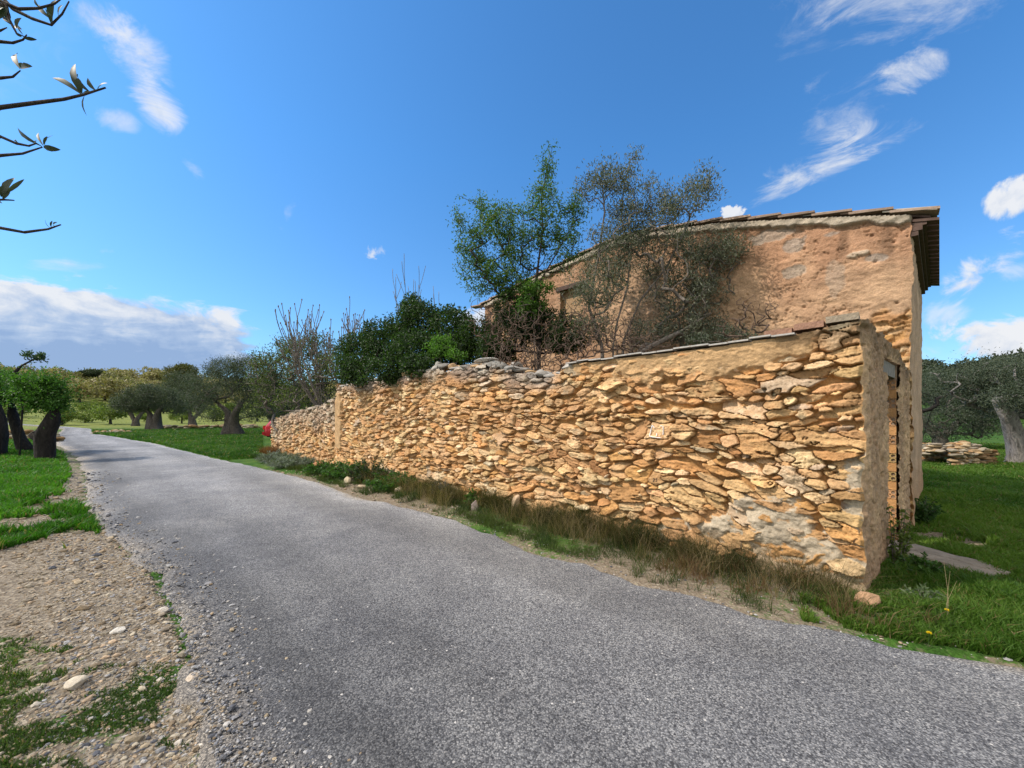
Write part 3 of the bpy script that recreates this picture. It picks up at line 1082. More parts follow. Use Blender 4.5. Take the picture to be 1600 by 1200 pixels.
# ------------------------------------------------------------------ the house
def make_house():
    root = empty('farm_house', (HC[0], HC[1], 0), 'old ochre plastered stone farmhouse with low tiled roof behind the yard wall', 'house')
    Y0 = 5.33
    GP = np.array([(0, .525), (.25, .603), (.479, .668), (.70, .712), (.86, .728), (1.24, .69), (1.665, .626)]) * Y0
    GP[:, 1] += EYE
    roofz = lambda s: np.interp(s, GP[:, 0], GP[:, 1])
    HN = N
    s, S = 0., []
    while s < HL:
        S.append(s)
        s += .013 * (1 + .12 * s)
    S = np.array(S + [HL])
    Z = np.arange(-.1, 5.6, .0165)
    SS, ZZ = np.meshgrid(S, Z, indexing='ij')
    top = roofz(SS) - .02
    # slanting hand-thrown render
    U_, V_ = SS * .9 + ZZ * .25, ZZ * 1.8 - SS * .25
    h = .028 * n2(SS, ZZ, 1.3, 4, 41.) + .018 * n2(U_, V_, 4.5, 4, 42.) + .012 * n2(U_, V_, 16, 3, 43.)
    ridge = np.abs(n2(U_, V_, 5.5, 4, 44.))
    h = h - .03 * sst(.045, .0, ridge) * sst(-.1, .25, n2(SS, ZZ, .9, 2, 45.))
    pal = sst(-.3, .3, n2(SS, ZZ, .9, 4, 46.))[..., None]
    c = np.array([.46, .28, .17]) * (1 - pal) + np.array([.51, .335, .205]) * pal
    c = c * (1 + .22 * n2(U_, V_, 9, 4, 47.)[..., None])
    # redder, stained band under the verge with drip streaks
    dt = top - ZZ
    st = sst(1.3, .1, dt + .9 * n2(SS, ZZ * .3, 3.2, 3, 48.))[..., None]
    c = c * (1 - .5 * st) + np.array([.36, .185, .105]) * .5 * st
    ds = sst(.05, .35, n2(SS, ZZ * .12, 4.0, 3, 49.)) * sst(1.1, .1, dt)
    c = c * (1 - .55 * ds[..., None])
    # fallen patches of render baring grey mortar and stones
    rng = np.random.default_rng(8)

    def gp(px, py):
        t = (px - CX) / F
        a = (HC[0] - t * HC[1]) / (t * D[1] - D[0])
        Y = HC[1] + D[1] * a
        return a, EYE - (py - HY) / F * Y
    for (px, py, a, b, cc, dh) in [(1243, 425, .17, .11, (.33, .30, .25), -.01), (1243, 382, .16, .14, (.32, .29, .25), -.012), (1341, 397, .16, .045, (.55, .47, .36), .03), (1367, 402, .12, .07, (.33, .30, .26), -.01), (1247, 365, .1, .06, (.42, .27, .18), -.03), (1210, 365, .35, .12, (.33, .29, .24), -.015), (1405, 515, .2, .10, (.36, .31, .25), -.03), (1400, 500, .14, .03, (.2, .12, .08), -.06), (1300, 365, .16, .05, (.35, .31, .27), 0), (1305, 440, .12, .3, (.40, .31, .23), 0)]:
        a0, z0 = gp(px, py)
        m = sst(1.15, .75, ((SS - a0) / a) ** 2 + ((ZZ - z0) / b) ** 2 + 1.4 * n2(SS, ZZ, 7, 3, 50 + px))
        h = h + dh * m
        c = c * (1 - .65 * m[..., None]) + np.array(cc) * .65 * m[..., None]
    # bare rubble at the lower right corner
    stones = layout(-.05, 1.1, 3.2, lambda z: .10, rng, .02, (1.8, 4))
    i1 = np.searchsorted(S, 1.1)
    r_ = raster(S[:i1], Z, stones, rng)
    hh, cc = relief(*r_, len(stones), rng, (-.03, .02), -.05)
    m = sst(.75, .35, SS[:i1] + .5 * n2(SS[:i1], ZZ[:i1], 3, 3, 71.)) * sst(3.0, 2.85, ZZ[:i1] + .5 * n2(SS[:i1], ZZ[:i1], 3, 3, 72.))
    h[:i1] = h[:i1] * (1 - m) + (hh - .005) * m
    c[:i1] = c[:i1] * (1 - m[..., None]) + cc * .95 * m[..., None]
    # pock marks
    for _ in range(60):
        a0, z0 = rng.uniform(0.1, 5), rng.uniform(2, 4.9)
        rr = rng.uniform(.008, .02)
        i0, i1 = np.searchsorted(S, [a0 - .1, a0 + .1])
        j0, j1 = np.searchsorted(Z, [z0 - .1, z0 + .1])
        g_ = np.exp(-(((SS[i0:i1, j0:j1] - a0) / rr / 1.4) ** 2 + ((ZZ[i0:i1, j0:j1] - z0) / rr) ** 2))
        h[i0:i1, j0:j1] -= .05 * g_
    # grey mortar bed under the verge tiles
    vb = sst(.125, .09, dt + .06 * n2(SS, ZZ, 7, 4, 61.))
    h = np.maximum(h, -.05 + .105 * vb + .025 * n2(SS, ZZ * 2, 9, 4, 62.) * vb)
    c = c * (1 - vb[..., None]) + np.array([.44, .375, .29]) * (1 + .35 * n2(SS, ZZ, 10, 4, 63.)[..., None]) * vb[..., None]
    h = h * sst(0, .03, SS)
    a0, z0 = gp(908, 500)
    a1, z1 = gp(876, 456)
    win = (SS > a0) & (SS < a1) & (ZZ > z0) & (ZZ < z1)
    cor = corner_wob(ZZ) * np.exp(-SS / .15)
    cor = np.stack([-D[0] * cor, -D[1] * cor], -1)
    sheet('gable_wall', SS, ZZ, h, c, HC, D, HN, (ZZ < top + .01) & ~win, M_RENDER, root, cor)
    # window: recess, lintel and boarded shutter
    wg = Geo()
    wm = HC + D * (a0 + a1) / 2
    ww, wh = (a1 - a0) / 2, (z1 - z0) / 2
    zc = (z0 + z1) / 2
    for (ds_, dz_, hx, hz) in ((-ww - .03, 0, .03, wh), (ww + .03, 0, .03, wh), (0, -wh - .03, ww + .06, .03), (0, wh + .03, ww + .06, .03)):
        q = wm + D * ds_ - N * .19
        wg.box((q[0], q[1], zc + dz_), (*(D * hx), 0), (*(N * .165), 0), (0, 0, hz), (.38, .25, .14))
    wo = wg.make('window', M_RENDER, root)
    lg = Geo()
    q = wm - N * .012
    lg.box((q[0], q[1], z1 + .06), (*(D * (ww + .12)), 0), (*(N * .06), 0), (0, 0, .05), (.3, .17, .11))
    lg.make('lintel', M_EAVE, wo)
    sg = Geo()
    for i in range(5):
        q = wm + D * (-ww + ww * 2 * (i + .5) / 5) - N * .30
        sg.box((q[0], q[1], zc), (*(D * (ww / 5 - .006)), 0), (*(N * .012), 0), (0, 0, wh - .002), (.12, .1, .085))
    sg.make('shutter', mat_plain('old_wood', (.10, .085, .07), .9, .4, 8), wo)
    # the other three walls
    S2 = np.arange(0, HD + .01, .03)
    Z2 = np.arange(-.1, GP[0, 1] - .02, .03)
    A, B = np.meshgrid(S2, Z2, indexing='ij')
    h2 = (.03 * n2(A, B, 1.5, 4, 81.) + .02 * n2(A, B, 9, 4, 82.)) * sst(0, .06, A)
    c2 = np.array([.45, .315, .21]) * (1 + .3 * n2(A, B, 2, 4, 83.)[..., None])
    ft = sst(1.0, .3, B + .6 * n2(A, B, 3, 3, 84.))[..., None]
    c2 = c2 * (1 - ft) + np.array([.42, .27, .16]) * ft
    SN = np.array([ES[1], -ES[0]])
    cor = corner_wob(B) * np.exp(-A / .15)
    cor = np.stack([-D[0] * cor, -D[1] * cor], -1)
    sheet('side_wall', A, B, h2, c2, HC, ES, SN, B < 99, M_RENDER, root, cor)
    bg = Geo()
    ins = .10
    pts = [(s_, roofz(s_) - .14) for s_ in np.linspace(ins, HL, 24)]
    poly = [(ins, -.2)] + pts + [(HL, -.2)]
    v = []
    for off in (.10, HD):
        for (s_, z_) in poly:
            q = HC + D * s_ + ES * off
            v.append((q[0], q[1], z_))
    n = len(poly)
    f4 = [[i, (i + 1) % n, n + (i + 1) % n, n + i] for i in range(n)]
    bg.add(v, [f4, [list(range(n, 2 * n))], [list(range(n))[::-1]]], (.45, .3, .17))
    # thickness at the window is cut away in front of this core, so keep it behind the recess
    core = bg.make('rear_wall', M_RENDER, root)
    for vtx in core.data.vertices:
        pass
    # roof: deck, then overlapping barrel tiles
    rg = Geo()
    sA, sB = -.17, HL + .2
    ss = np.linspace(sA, sB, 26)
    zz = np.interp(ss, np.concatenate([[sA], GP[:, 0], [sB]]), np.concatenate([[GP[0, 1] - .30 * .31], GP[:, 1], [GP[-1, 1] - .03]]))
    v = []
    for off in (.035, HD + .1):
        for dz in (.0, .03):
            for a, z in zip(ss, zz):
                q = HC + D * a + ES * off
                v.append((q[0], q[1], z + dz))
    m = len(ss)
    f4 = []
    for i in range(m - 1):
        f4 += [[i, i + 1, m + i + 1, m + i], [2 * m + i, 3 * m + i, 3 * m + i + 1, 2 * m + i + 1], [m + i, m + i + 1, 3 * m + i + 1, 3 * m + i], [i, 2 * m + i, 2 * m + i + 1, i + 1]]
    f4 += [[0, m, 3 * m, 2 * m], [m - 1, 3 * m - 1, 4 * m - 1, 2 * m - 1]]
    rg.add(v, [f4], (.3, .2, .14))
    roof = rg.make('roof', M_EAVE, root)
    tg = Geo()
    rt = np.random.default_rng(2)
    tl = .46
    zr = lambda a: np.interp(a, ss, zz)
    sr = float(GP[4, 0])
    rows = np.arange(.06, HD + .1, .235)

    def barrel(a0, a1, off, lift0, lift1, r0, r1, col, up=True):
        nseg = 9
        an = np.linspace(0, math.pi, nseg)
        vv = []
        for (a, lf, r) in ((a0, lift0, r0), (a1, lift1, r1)):
            for rad in (r, r - .016):
                q = HC + D * a
                for t in an:
                    o = math.cos(t) * rad
                    z = math.sin(t) * rad * .72 * (1 if up else -1)
                    p_ = q + ES * (off + o)
                    vv.append((p_[0], p_[1], float(zr(a)) + lf + z + (.0 if up else .075)))
        k = nseg
        q4 = []
        for i in range(k - 1):
            q4 += [[i, i + 1, 2 * k + i + 1, 2 * k + i], [k + i, 3 * k + i, 3 * k + i + 1, k + i + 1], [i, k + i, k + i + 1, i + 1], [2 * k + i, 2 * k + i + 1, 3 * k + i + 1, 3 * k + i]]
        q4 += [[0, 2 * k, 3 * k, k], [k - 1, 2 * k - 1, 4 * k - 1, 3 * k - 1]]
        tg.add(vv, [q4], col)
    for ri, off in enumerate(rows):
        for side in (-1, 1):
            a = (sA - .06) if side < 0 else (sB + .02)
            lim = sr
            while (a < lim) if side < 0 else (a > lim):
                b = a + tl * (1 if side < 0 else -1)
                col = np.array([.30, .20, .145]) * rt.uniform(.7, 1.25)
                if rt.random() < .35: col = np.array([.33, .30, .25]) * rt.uniform(.8, 1.2)
                jit = rt.normal(0, .008)
                barrel(a, b + .07 * (1 if side < 0 else -1), off + jit, .055, .028, .105, .085, col)
                if ri < len(rows) - 1 and ri % 1 == 0:
                    barrel(a, b + .07 * (1 if side < 0 else -1), off + .1175, .03, .008, .085, .10, col * .8, False)
                a = b
    # flat tile slips along the verge (stepped line seen from the road)
    a = -.23
    while a < HL + .15:
        tl2 = .44
        z0_, z1_ = float(zr(max(a, sA))), float(zr(min(a + tl2, sB)))
        step = .022 if a < sr else -.022
        q = HC + D * (a + tl2 / 2) + ES * .035
        col = np.array([.34, .25, .19]) * rt.uniform(.7, 1.2)
        tg.box((q[0], q[1], (z0_ + z1_) / 2 + .045), (*(D * (tl2 / 2 + .02)), (z1_ - z0_) / 2 - step), (*(N * .10), 0.01), (0, 0, .016), col)
        a += tl2
    tg.make('roof_tiles', mat_masonry('barrel_tile', .3, 6, 50, .5, .006), roof)
    # eaves: two corbelled clay courses
    eg = Geo()
    for k, (o, z) in enumerate(((.035, -.27), (.075, -.205), (.115, -.145))):
        q = HC - D * o / 2 + ES * (HD / 2 - .02)
        eg.box((q[0], q[1], GP[0, 1] + z), (*(-D * (o / 2 + .02)), 0), (*(ES * (HD / 2 - .03)), 0), (0, 0, .029), np.array([.23, .13, .09]) * (1 - .1 * k))
    for i, off in enumerate(np.arange(.08, HD, .235)):
        q = HC - D * .12 + ES * off
        eg.box((q[0], q[1], GP[0, 1] - .115), (*(-D * .13), -.03), (*(ES * .085), 0), (0, 0, .018), (.2, .115, .08))
    eg.make('eaves', M_EAVE, roof)
    return root


house_root = make_house()
# remaining pieces of the place are added below

# ------------------------------------------------------------------ vegetation helpers
def leaf_quads(base, dirs, ln, wd, cols, rng, geo, droop=0.0):
    """n pointed leaves: base (n,3), unit dirs (n,3)"""
    n = len(base)
    side = np.cross(dirs, rng.normal(size=(n, 3)))
    side /= np.linalg.norm(side, axis=1)[:, None] + 1e-9
    nrm = np.cross(dirs, side)
    ln = np.broadcast_to(ln, (n,))[:, None]
    wd = np.broadcast_to(wd, (n,))[:, None]
    mid = base + dirs * ln * .5 + nrm * ln * .07
    tip = base + dirs * ln - np.array([0, 0, 1.]) * ln * droop
    v = np.stack([base, mid + side * wd * .5, tip, mid - side * wd * .5], 1).reshape(-1, 3)
    q = np.arange(n * 4).reshape(n, 4)
    geo.add(v, [q], np.repeat(cols, 4, 0))


def rand_dirs(rng, n, up=0.0):
    d = rng.normal(size=(n, 3))
    d[:, 2] += up
    return d / (np.linalg.norm(d, axis=1)[:, None] + 1e-9)


def leaf_cols(rng, n, c1, c2, var=.25):
    t = rng.random((n, 1))
    c = np.array(c1) * (1 - t) + np.array(c2) * t
    return c * rng.uniform(1 - var, 1 + var, (n, 1))


def blob_points(rng, blobs, n, shell=.45, gap=0.0, freq=2.2):
    """points in a union of ellipsoids: (cx,cy,cz,rx,ry,rz)"""
    b = np.array(blobs, float)
    vol = b[:, 3] * b[:, 4] * b[:, 5]
    vol = vol ** .8
    k = rng.choice(len(b), n, p=vol / vol.sum())
    d = rand_dirs(rng, n)
    r = rng.uniform(shell, 1, n) ** .7
    p = b[k, :3] + d * r[:, None] * b[k, 3:]
    p = p + .15 * b[k, 3:] * np.stack([fbm(p * freq + q, 2) for q in (3.3, 9.7, 5.1)], -1)
    if gap:
        p = p[fbm(p * freq + 31, 3) > (-.25 + gap)]
    return p


class Skel:
    def __init__(s):
        s.p, s.par = [], []

    def path(s, pts, par=-1, sub=1):
        for q in pts:
            s.p.append(np.asarray(q, float))
            s.par.append(par)
            par = len(s.p) - 1
        return par

    def reach(s, targets, rng, wig=.10, upbias=.25, seg=.35, root=None):
        root = s.p[0] if root is None else root
        tg = sorted(targets, key=lambda t: np.linalg.norm(t - root))
        for t in tg:
            P_ = np.array(s.p)
            d = np.linalg.norm(P_ - t, axis=1)
            cost = d + upbias * np.clip(P_[:, 2] - t[2], 0, None) * 2 + .03 * rng.random(len(P_))
            i = int(np.argmin(cost))
            a = P_[i]
            L = np.linalg.norm(t - a)
            n = max(2, int(L / seg) + 1)
            par = i
            # leave along the parent's direction, then curve to the target
            pa = s.par[i]
            dirn = (a - P_[pa]) if pa >= 0 else np.array([0, 0, 1.])
            dirn = dirn / (np.linalg.norm(dirn) + 1e-9)
            c = a + dirn * L * .38 + rng.normal(size=3) * wig * L
            for k in range(1, n + 1):
                u = k / n
                q = a * (1 - u) ** 2 + 2 * c * u * (1 - u) + t * u * u
                if k < n:
                    q = q + rng.normal(size=3) * wig * .25 * L / n
                s.p.append(q)
                s.par.append(par)
                par = len(s.p) - 1

    def counts(s):
        n = len(s.p)
        c = np.zeros(n)
        haschild = np.zeros(n, bool)
        for i in range(n):
            if s.par[i] >= 0: haschild[s.par[i]] = True
        for i in range(n - 1, -1, -1):
            if not haschild[i]: c[i] += 1
            if s.par[i] >= 0: c[s.par[i]] += c[i]
        return c, haschild

    def wood(s, geo, r_tip, r_max, power=.5, sides=5, taper=None):
        c, hc = s.counts()
        r = np.minimum(r_tip * c ** power, r_max)
        P_ = np.array(s.p)
        par = np.array(s.par)
        i = np.where(par >= 0)[0]
        a, b = P_[par[i]], P_[i]
        ra = np.minimum(r[par[i]], r[i] * 1.35)
        rb = r[i]
        t = b - a
        t /= np.linalg.norm(t, axis=1)[:, None] + 1e-9
        ref = np.where(np.abs(t[:, 2:3]) > .8, np.array([[1., 0, 0]]), np.array([[0, 0, 1.]]))
        x = np.cross(ref, t)
        x /= np.linalg.norm(x, axis=1)[:, None] + 1e-9
        y = np.cross(t, x)
        an = np.arange(sides) * 2 * math.pi / sides
        ring = np.cos(an)[None, :, None] * x[:, None] + np.sin(an)[None, :, None] * y[:, None]
        v = np.concatenate([a[:, None] + ring * ra[:, None, None], b[:, None] + t[:, None] * rb[:, None, None] * .35 + ring * rb[:, None, None]], 1)
        n = len(i)
        base = np.arange(n)[:, None, None] * 2 * sides
        k = np.arange(sides)
        q = np.stack([k, (k + 1) % sides, sides + (k + 1) % sides, sides + k], -1)[None]
        geo.add(v.reshape(-1, 3), [(base + q).reshape(-1, 4)])
        return c, hc, P_, par


def px_blobs(lst):
    """(px,py,Y, rx_px, ry_px, depth_m) -> ellipsoids"""
    out = []
    for (px, py, Y, rx, ry, dp) in lst:
        p = W(px, py, Y)
        out.append((p[0], p[1], p[2], rx / F * Y, dp, ry / F * Y))
    return out


def tree(name, label, cat, base, stems, blobs, n_t, leaves, ln, wd, c1, c2, mleaf, mbark, rng, r_tip=.006, r_max=.3, seg=.35, group=None, wig=.1, shell=.2,
         extra=0, gap=.0, power=.5, spread=.18, freq=2.2, trunk=None, upbias=.25, up=.3, droop=.0, part='crown', trunk_rough=.25):
    root = empty(name, base, label, cat, group)
    sk = Skel()
    sk.path([base])
    for st in stems:
        if len(st) and np.linalg.norm(np.asarray(st[0]) - np.asarray(base)) < 1e-6:
            sk.path(st[1:], 0)
        else:
            sk.path(st, 0)
    tg = blob_points(rng, blobs, n_t, shell, 0, freq) if n_t else []
    sk.reach(list(tg), rng, wig, upbias, seg, np.asarray(base))
    wg = Geo()
    c, hc, P_, par = sk.wood(wg, r_tip, r_max, power)
    if trunk:
        for (pts, rad) in trunk:
            wg.tube(pts, rad, 14, None, True, trunk_rough, rng.uniform(0, 50))
    wg.make('trunk', mbark, root, True)
    if leaves or extra:
        lg = Geo()
        if leaves:
            term = np.where(c <= 3)[0]
            term = term[par[term] >= 0]
            idx = rng.choice(term, leaves)
            u = rng.random((leaves, 1))
            b = P_[idx] * u + P_[par[idx]] * (1 - u)
            dirs = P_[idx] - P_[par[idx]]
            dirs /= np.linalg.norm(dirs, axis=1)[:, None] + 1e-9
            dirs = dirs * .5 + rand_dirs(rng, leaves, up) * .9
            dirs /= np.linalg.norm(dirs, axis=1)[:, None]
            b = b + rng.normal(size=(leaves, 3)) * spread
            leaf_quads(b, dirs, ln * rng.uniform(.6, 1.25, leaves), wd, leaf_cols(rng, leaves, c1, c2), rng, lg, droop)
        if extra:
            p = blob_points(rng, blobs, extra, .35, gap, freq)
            leaf_quads(p, rand_dirs(rng, len(p), up), ln * rng.uniform(.6, 1.25, len(p)), wd, leaf_cols(rng, len(p), c1, c2), rng, lg, droop)
        lg.make(part, mleaf, root)
    return root


R = np.random.default_rng
OL1, OL2 = (.040, .058, .034), (.105, .125, .085)          # olive leaf, green and silvery

# almond tree in the yard
Y = 7.8
b = W(842, 600, Y)
b[2] = 0
st = [[b, W(842, 520, Y), W(836, 460, Y), W(840, 420, Y), W(848, 360, Y), W(846, 310, Y), W(855, 262, Y), W(862, 236, Y)],
      [W(840, 500, Y + .1), W(815, 440, Y), W(790, 395, Y + .2), W(762, 345, Y), W(742, 318, Y), W(718, 306, Y)],
      [W(838, 450, Y), W(870, 395, Y - .2), W(895, 350, Y), W(912, 325, Y)]]
tree('almond_tree', 'young green almond tree with airy leggy crown rising behind the wall', 'tree', b, st,
     px_blobs([(740, 395, Y, 30, 60, .5), (775, 350, Y, 40, 45, .6), (770, 430, Y, 38, 36, .6), (810, 390, Y, 42, 60, .6), (850, 330, Y, 34, 60, .5), (858, 262, Y, 14, 36, .25), (880, 380, Y, 36, 45, .5), (800, 445, Y, 40, 22, .6), (720, 325, Y, 12, 26, .2), (895, 330, Y, 22, 26, .3)]),
     430, 17000, .070, .023, (.045, .10, .018), (.11, .19, .045), M_LEAF, mat_bark('almond_bark', (.02, .017, .015), (.09, .075, .062)), R(101), .0042, .07, .22, spread=.075, power=.47, wig=.12, droop=.25)

# multi-stemmed wild olive against the gable
Y = 6.9
b = W(955, 600, Y)
b[2] = 0
st = [[b, W(958, 540, Y), W(965, 500, Y), W(980, 450, Y), W(985, 400, Y), W(970, 340, Y), W(975, 290, Y), W(985, 250, Y)],
      [b, W(975, 530, Y + .1), W(1000, 470, Y), W(1040, 420, Y), W(1075, 350, Y), W(1095, 290, Y)],
      [b, W(940, 540, Y), W(920, 480, Y), W(935, 400, Y), W(945, 330, Y), W(940, 280, Y)],
      [b, W(985, 545, Y - .2), W(1040, 500, Y - .2), W(1090, 450, Y - .1), W(1135, 410, Y)],
      [b, W(965, 545, Y + .2), W(925, 505, Y + .1), W(890, 480, Y), W(870, 450, Y)],
      [b, W(1000, 550, Y - .3), W(1060, 520, Y - .3), W(1110, 490, Y - .2)]]
tree('wild_olive', 'bushy many-stemmed grey olive growing against the house gable', 'tree', b, st,
     px_blobs([(950, 275, Y, 34, 34, .4), (992, 262, Y, 16, 28, .3), (925, 290, Y, 22, 26, .3), (985, 310, Y, 34, 30, .4), (1000, 345, Y, 55, 40, .6), (1060, 320, Y, 42, 36, .5), (1098, 300, Y, 24, 36, .4), (1040, 400, Y, 75, 55, .7), (1115, 400, Y, 38, 42, .5), (1070, 470, Y, 60, 55, .6), (955, 400, Y, 45, 45, .6), (930, 450, Y, 50, 45, .6), (1075, 520, Y, 50, 30, .5), (920, 510, Y, 40, 25, .5), (1120, 455, Y, 30, 30, .4), (1135, 400, Y, 26, 40, .4), (1095, 520, Y, 40, 26, .4), (1010, 520, Y, 40, 26, .4)]),
     900, 33000, .068, .016, (.065, .082, .052), (.19, .20, .15), M_OLIVE, M_TWIG, R(102), .0045, .07, .22, spread=.085, power=.46, wig=.1, up=.5)

# green ivy-like sprouts and dead tangle between them
Y = 7.2
tree('ivy_clump', 'fresh green sprouting clump low on the almond stem', 'plant', np.array([W(840, 600, 7.5)[0], 7.5, 0]), [[W(835, 540, 7.5), W(835, 490, 7.5)]],
     px_blobs([(832, 468, 7.5, 28, 26, .3), (850, 450, 7.5, 18, 14, .2), (815, 485, 7.5, 22, 18, .3)]), 60, 2600, .07, .026, (.05, .12, .015), (.12, .23, .04), M_LEAF, M_TWIG, R(103), .003, .02, .2, spread=.05, droop=.3)
tree('dead_bramble', 'tangle of dead brown bramble stems behind the wall top', 'shrub', np.array([W(830, 600, 6.9)[0], 6.9, 0]),
     [[W(830, 600, 6.9)], [W(780, 600, 7.2)], [W(880, 600, 6.7)], [W(930, 590, 6.4)], [W(740, 590, 7.6)]],
     px_blobs([(800, 555, 6.9, 60, 30, .5), (870, 550, 6.5, 60, 26, .4), (830, 510, 7.1, 70, 30, .4), (930, 535, 6.3, 60, 22, .4), (780, 500, 7.4, 60, 40, .4), (1000, 535, 6.0, 60, 18, .4), (960, 515, 6.2, 55, 34, .3), (900, 505, 6.6, 45, 36, .3), (850, 575, 6.4, 70, 18, .3)]), 2000, 0, 0, 0, OL1, OL2, M_LEAF, M_DRY, R(104), .0042, .012, .3, wig=.13, power=.3, upbias=0)
tree('dark_bush', 'dark leafy bush in the corner between bramble and house', 'shrub', np.array([W(775, 600, 8.3)[0], 8.3, 0]), [[W(790, 560, 8.3), W(790, 520, 8.3)]],
     px_blobs([(785, 525, 8.3, 38, 44, .5), (830, 510, 8.0, 44, 46, .5), (880, 525, 7.4, 40, 40, .4), (770, 550, 7.9, 34, 28, .4), (800, 490, 8.4, 40, 26, .4), (860, 530, 7.8, 25, 30, .4)]), 340, 19000, .07, .03, (.014, .032, .009), (.05, .08, .025), M_LEAF, M_DARKBARK, R(105), .004, .03, .25, spread=.06)
# bare twiggy shrub near the coping
Y = 5.4
tree('bare_shrub', 'leafless twiggy shrub poking above the concrete coping', 'shrub', np.array([W(1160, 590, Y)[0], Y, 0]), [[W(1160, 545, Y), W(1165, 525, Y)], [W(1190, 545, Y), W(1180, 520, Y)]],
     px_blobs([(1175, 500, Y, 34, 28, .2), (1200, 480, Y, 16, 22, .15), (1165, 470, Y, 14, 14, .15), (1140, 510, Y, 26, 18, .2)]), 150, 0, 0, 0, OL1, OL2, M_LEAF, M_DRY, R(106), .0034, .012, .2, wig=.1)
tree('olive_sprout', 'small olive sprout with narrow leaves just above the coping', 'plant', np.array([W(1140, 590, 5.6)[0], 5.6, 0]), [[W(1140, 540, 5.6)]],
     px_blobs([(1140, 520, 5.6, 26, 12, .2), (1165, 528, 5.4, 20, 8, .15), (1100, 528, 5.7, 24, 12, .2)]), 45, 900, .055, .014, OL1, OL2, M_OLIVE, M_TWIG, R(107), .003, .012, .2, spread=.04)

# dense dark evergreen spilling over the wall
bb = []
for (px, py, Yd, rx, ry, dp) in [(565, 555, 11.6, 38, 36, .8), (610, 535, 11.0, 45, 45, .9), (655, 505, 10.6, 38, 38, .8), (645, 480, 10.8, 20, 22, .4), (700, 520, 10.2, 46, 42, .8), (735, 530, 9.6, 24, 34, .6), (560, 578, 10.2, 36, 26, .4), (612, 578, 9.05, 40, 24, .35), (652, 570, 8.35, 30, 20, .3), (650, 550, 9.3, 50, 34, .7), (710, 550, 9.3, 40, 28, .6), (552, 578, 10.4, 20, 20, .3), (615, 588, 8.95, 24, 14, .2), (645, 578, 8.5, 22, 12, .18), (570, 595, 9.9, 18, 10, .2)]:
    bb.append((px, py, Yd, rx, ry, dp))
bw = np.array([*(P + D * 9.0 - N * .95), 0])
tree('evergreen_bush', 'dense dark evergreen bush spilling over the middle of the wall', 'shrub', bw, [[bw + (0, 0, .9), bw + (0, 0, 1.9)]],
     px_blobs(bb), 260, 9000, .085, .04, (.014, .034, .009), (.045, .085, .022), M_LEAF, M_DARKBARK, R(110), .006, .08, .3, extra=40000, spread=.09, gap=.04, freq=1.6)
tree('lentisk_shoots', 'bright light green shoots in front of the dark bush', 'plant', np.array([*(P + D * 6.6 - N * .7), 0]), [[W(690, 580, 8.75), W(688, 560, 8.75)]],
     px_blobs([(690, 545, 8.7, 28, 18, .3), (715, 557, 8.5, 16, 12, .2), (672, 560, 8.8, 12, 10, .2)]), 70, 2300, .075, .03, (.06, .15, .02), (.13, .26, .05), M_LEAF, M_TWIG, R(111), .003, .02, .2, spread=.05)

def upswept(name, label, cat, starts, length, depth, seed, r0, mat, tipr, budsize=0.0, lean=.55, group=None):
    """bare branches that fork and curve up like fingers"""
    rng = R(seed)
    root = empty(name, starts[0][0], label, cat, group)
    g = Geo()

    def grow(p, d, L, r, k):
        n = max(4, int(L / .10))
        pts, dd = [p], d
        for i in range(n):
            dd = dd + np.array([0, 0, .10]) + rng.normal(size=3) * .045
            dd = dd / np.linalg.norm(dd)
            pts.append(pts[-1] + dd * L / n)
        rr = np.linspace(r, max(tipr, r * .62), n + 1)
        g.tube(np.array(pts), rr, 6, None, True)
        if k == 0:
            if budsize:
                v, f = ICO[1]
                g.add(v * np.array([.6, .6, 1.2]) * budsize + pts[-1], [f], (.12, .11, .07))
            return
        for j in range(rng.integers(2, 4)):
            i = n if j == 0 else int(rng.integers(n // 2, n))
            a = rng.uniform(0, 6.28)
            out = np.array([math.cos(a), math.sin(a), .1]) * (.25 if j == 0 else lean)
            nd_ = dd + out
            grow(pts[i], nd_ / np.linalg.norm(nd_), L * rng.uniform(.62, .9), max(tipr, rr[i] * .72), k - 1)
    for (p, d, f) in starts:
        d = np.array(d, float)
        grow(np.array(p, float), d / np.linalg.norm(d), length * f, r0 * f, depth)
    g.make('branches', mat, root, True)


Y = 14.5
b = W(512, 650, Y)
b = np.array([b[0], Y, .2])
st_ = [(b, (0, 0, 1), 1.0)]
top_ = b + (0, 0, 1.5)
for dx, dy in ((-1.0, .1), (-.55, .4), (-.2, -.5), (.25, .3), (.6, -.3), (1.0, .2), (-.8, -.4), (.8, .5)):
    st_.append((top_, (dx * 1.5, dy, .55), 1.0))
upswept('fig_tree', 'bare grey fig tree with upswept budding branches behind lower wall', 'tree', st_, 1.55, 3, 112, .055, M_TWIG, .011, .035)
Y = 11.3
st_ = []
for px, k in ((618, 1.0), (630, 1.1), (655, 1.15), (683, .95)):
    b = W(px, 545, Y)
    st_.append((b, (RNG.normal(0, .1), 0, 1), k))
upswept('bare_sapling', 'thin leafless saplings standing up out of the dark bush', 'sapling', st_, .95, 2, 113, .022, M_TWIG, .007, 0, .4)
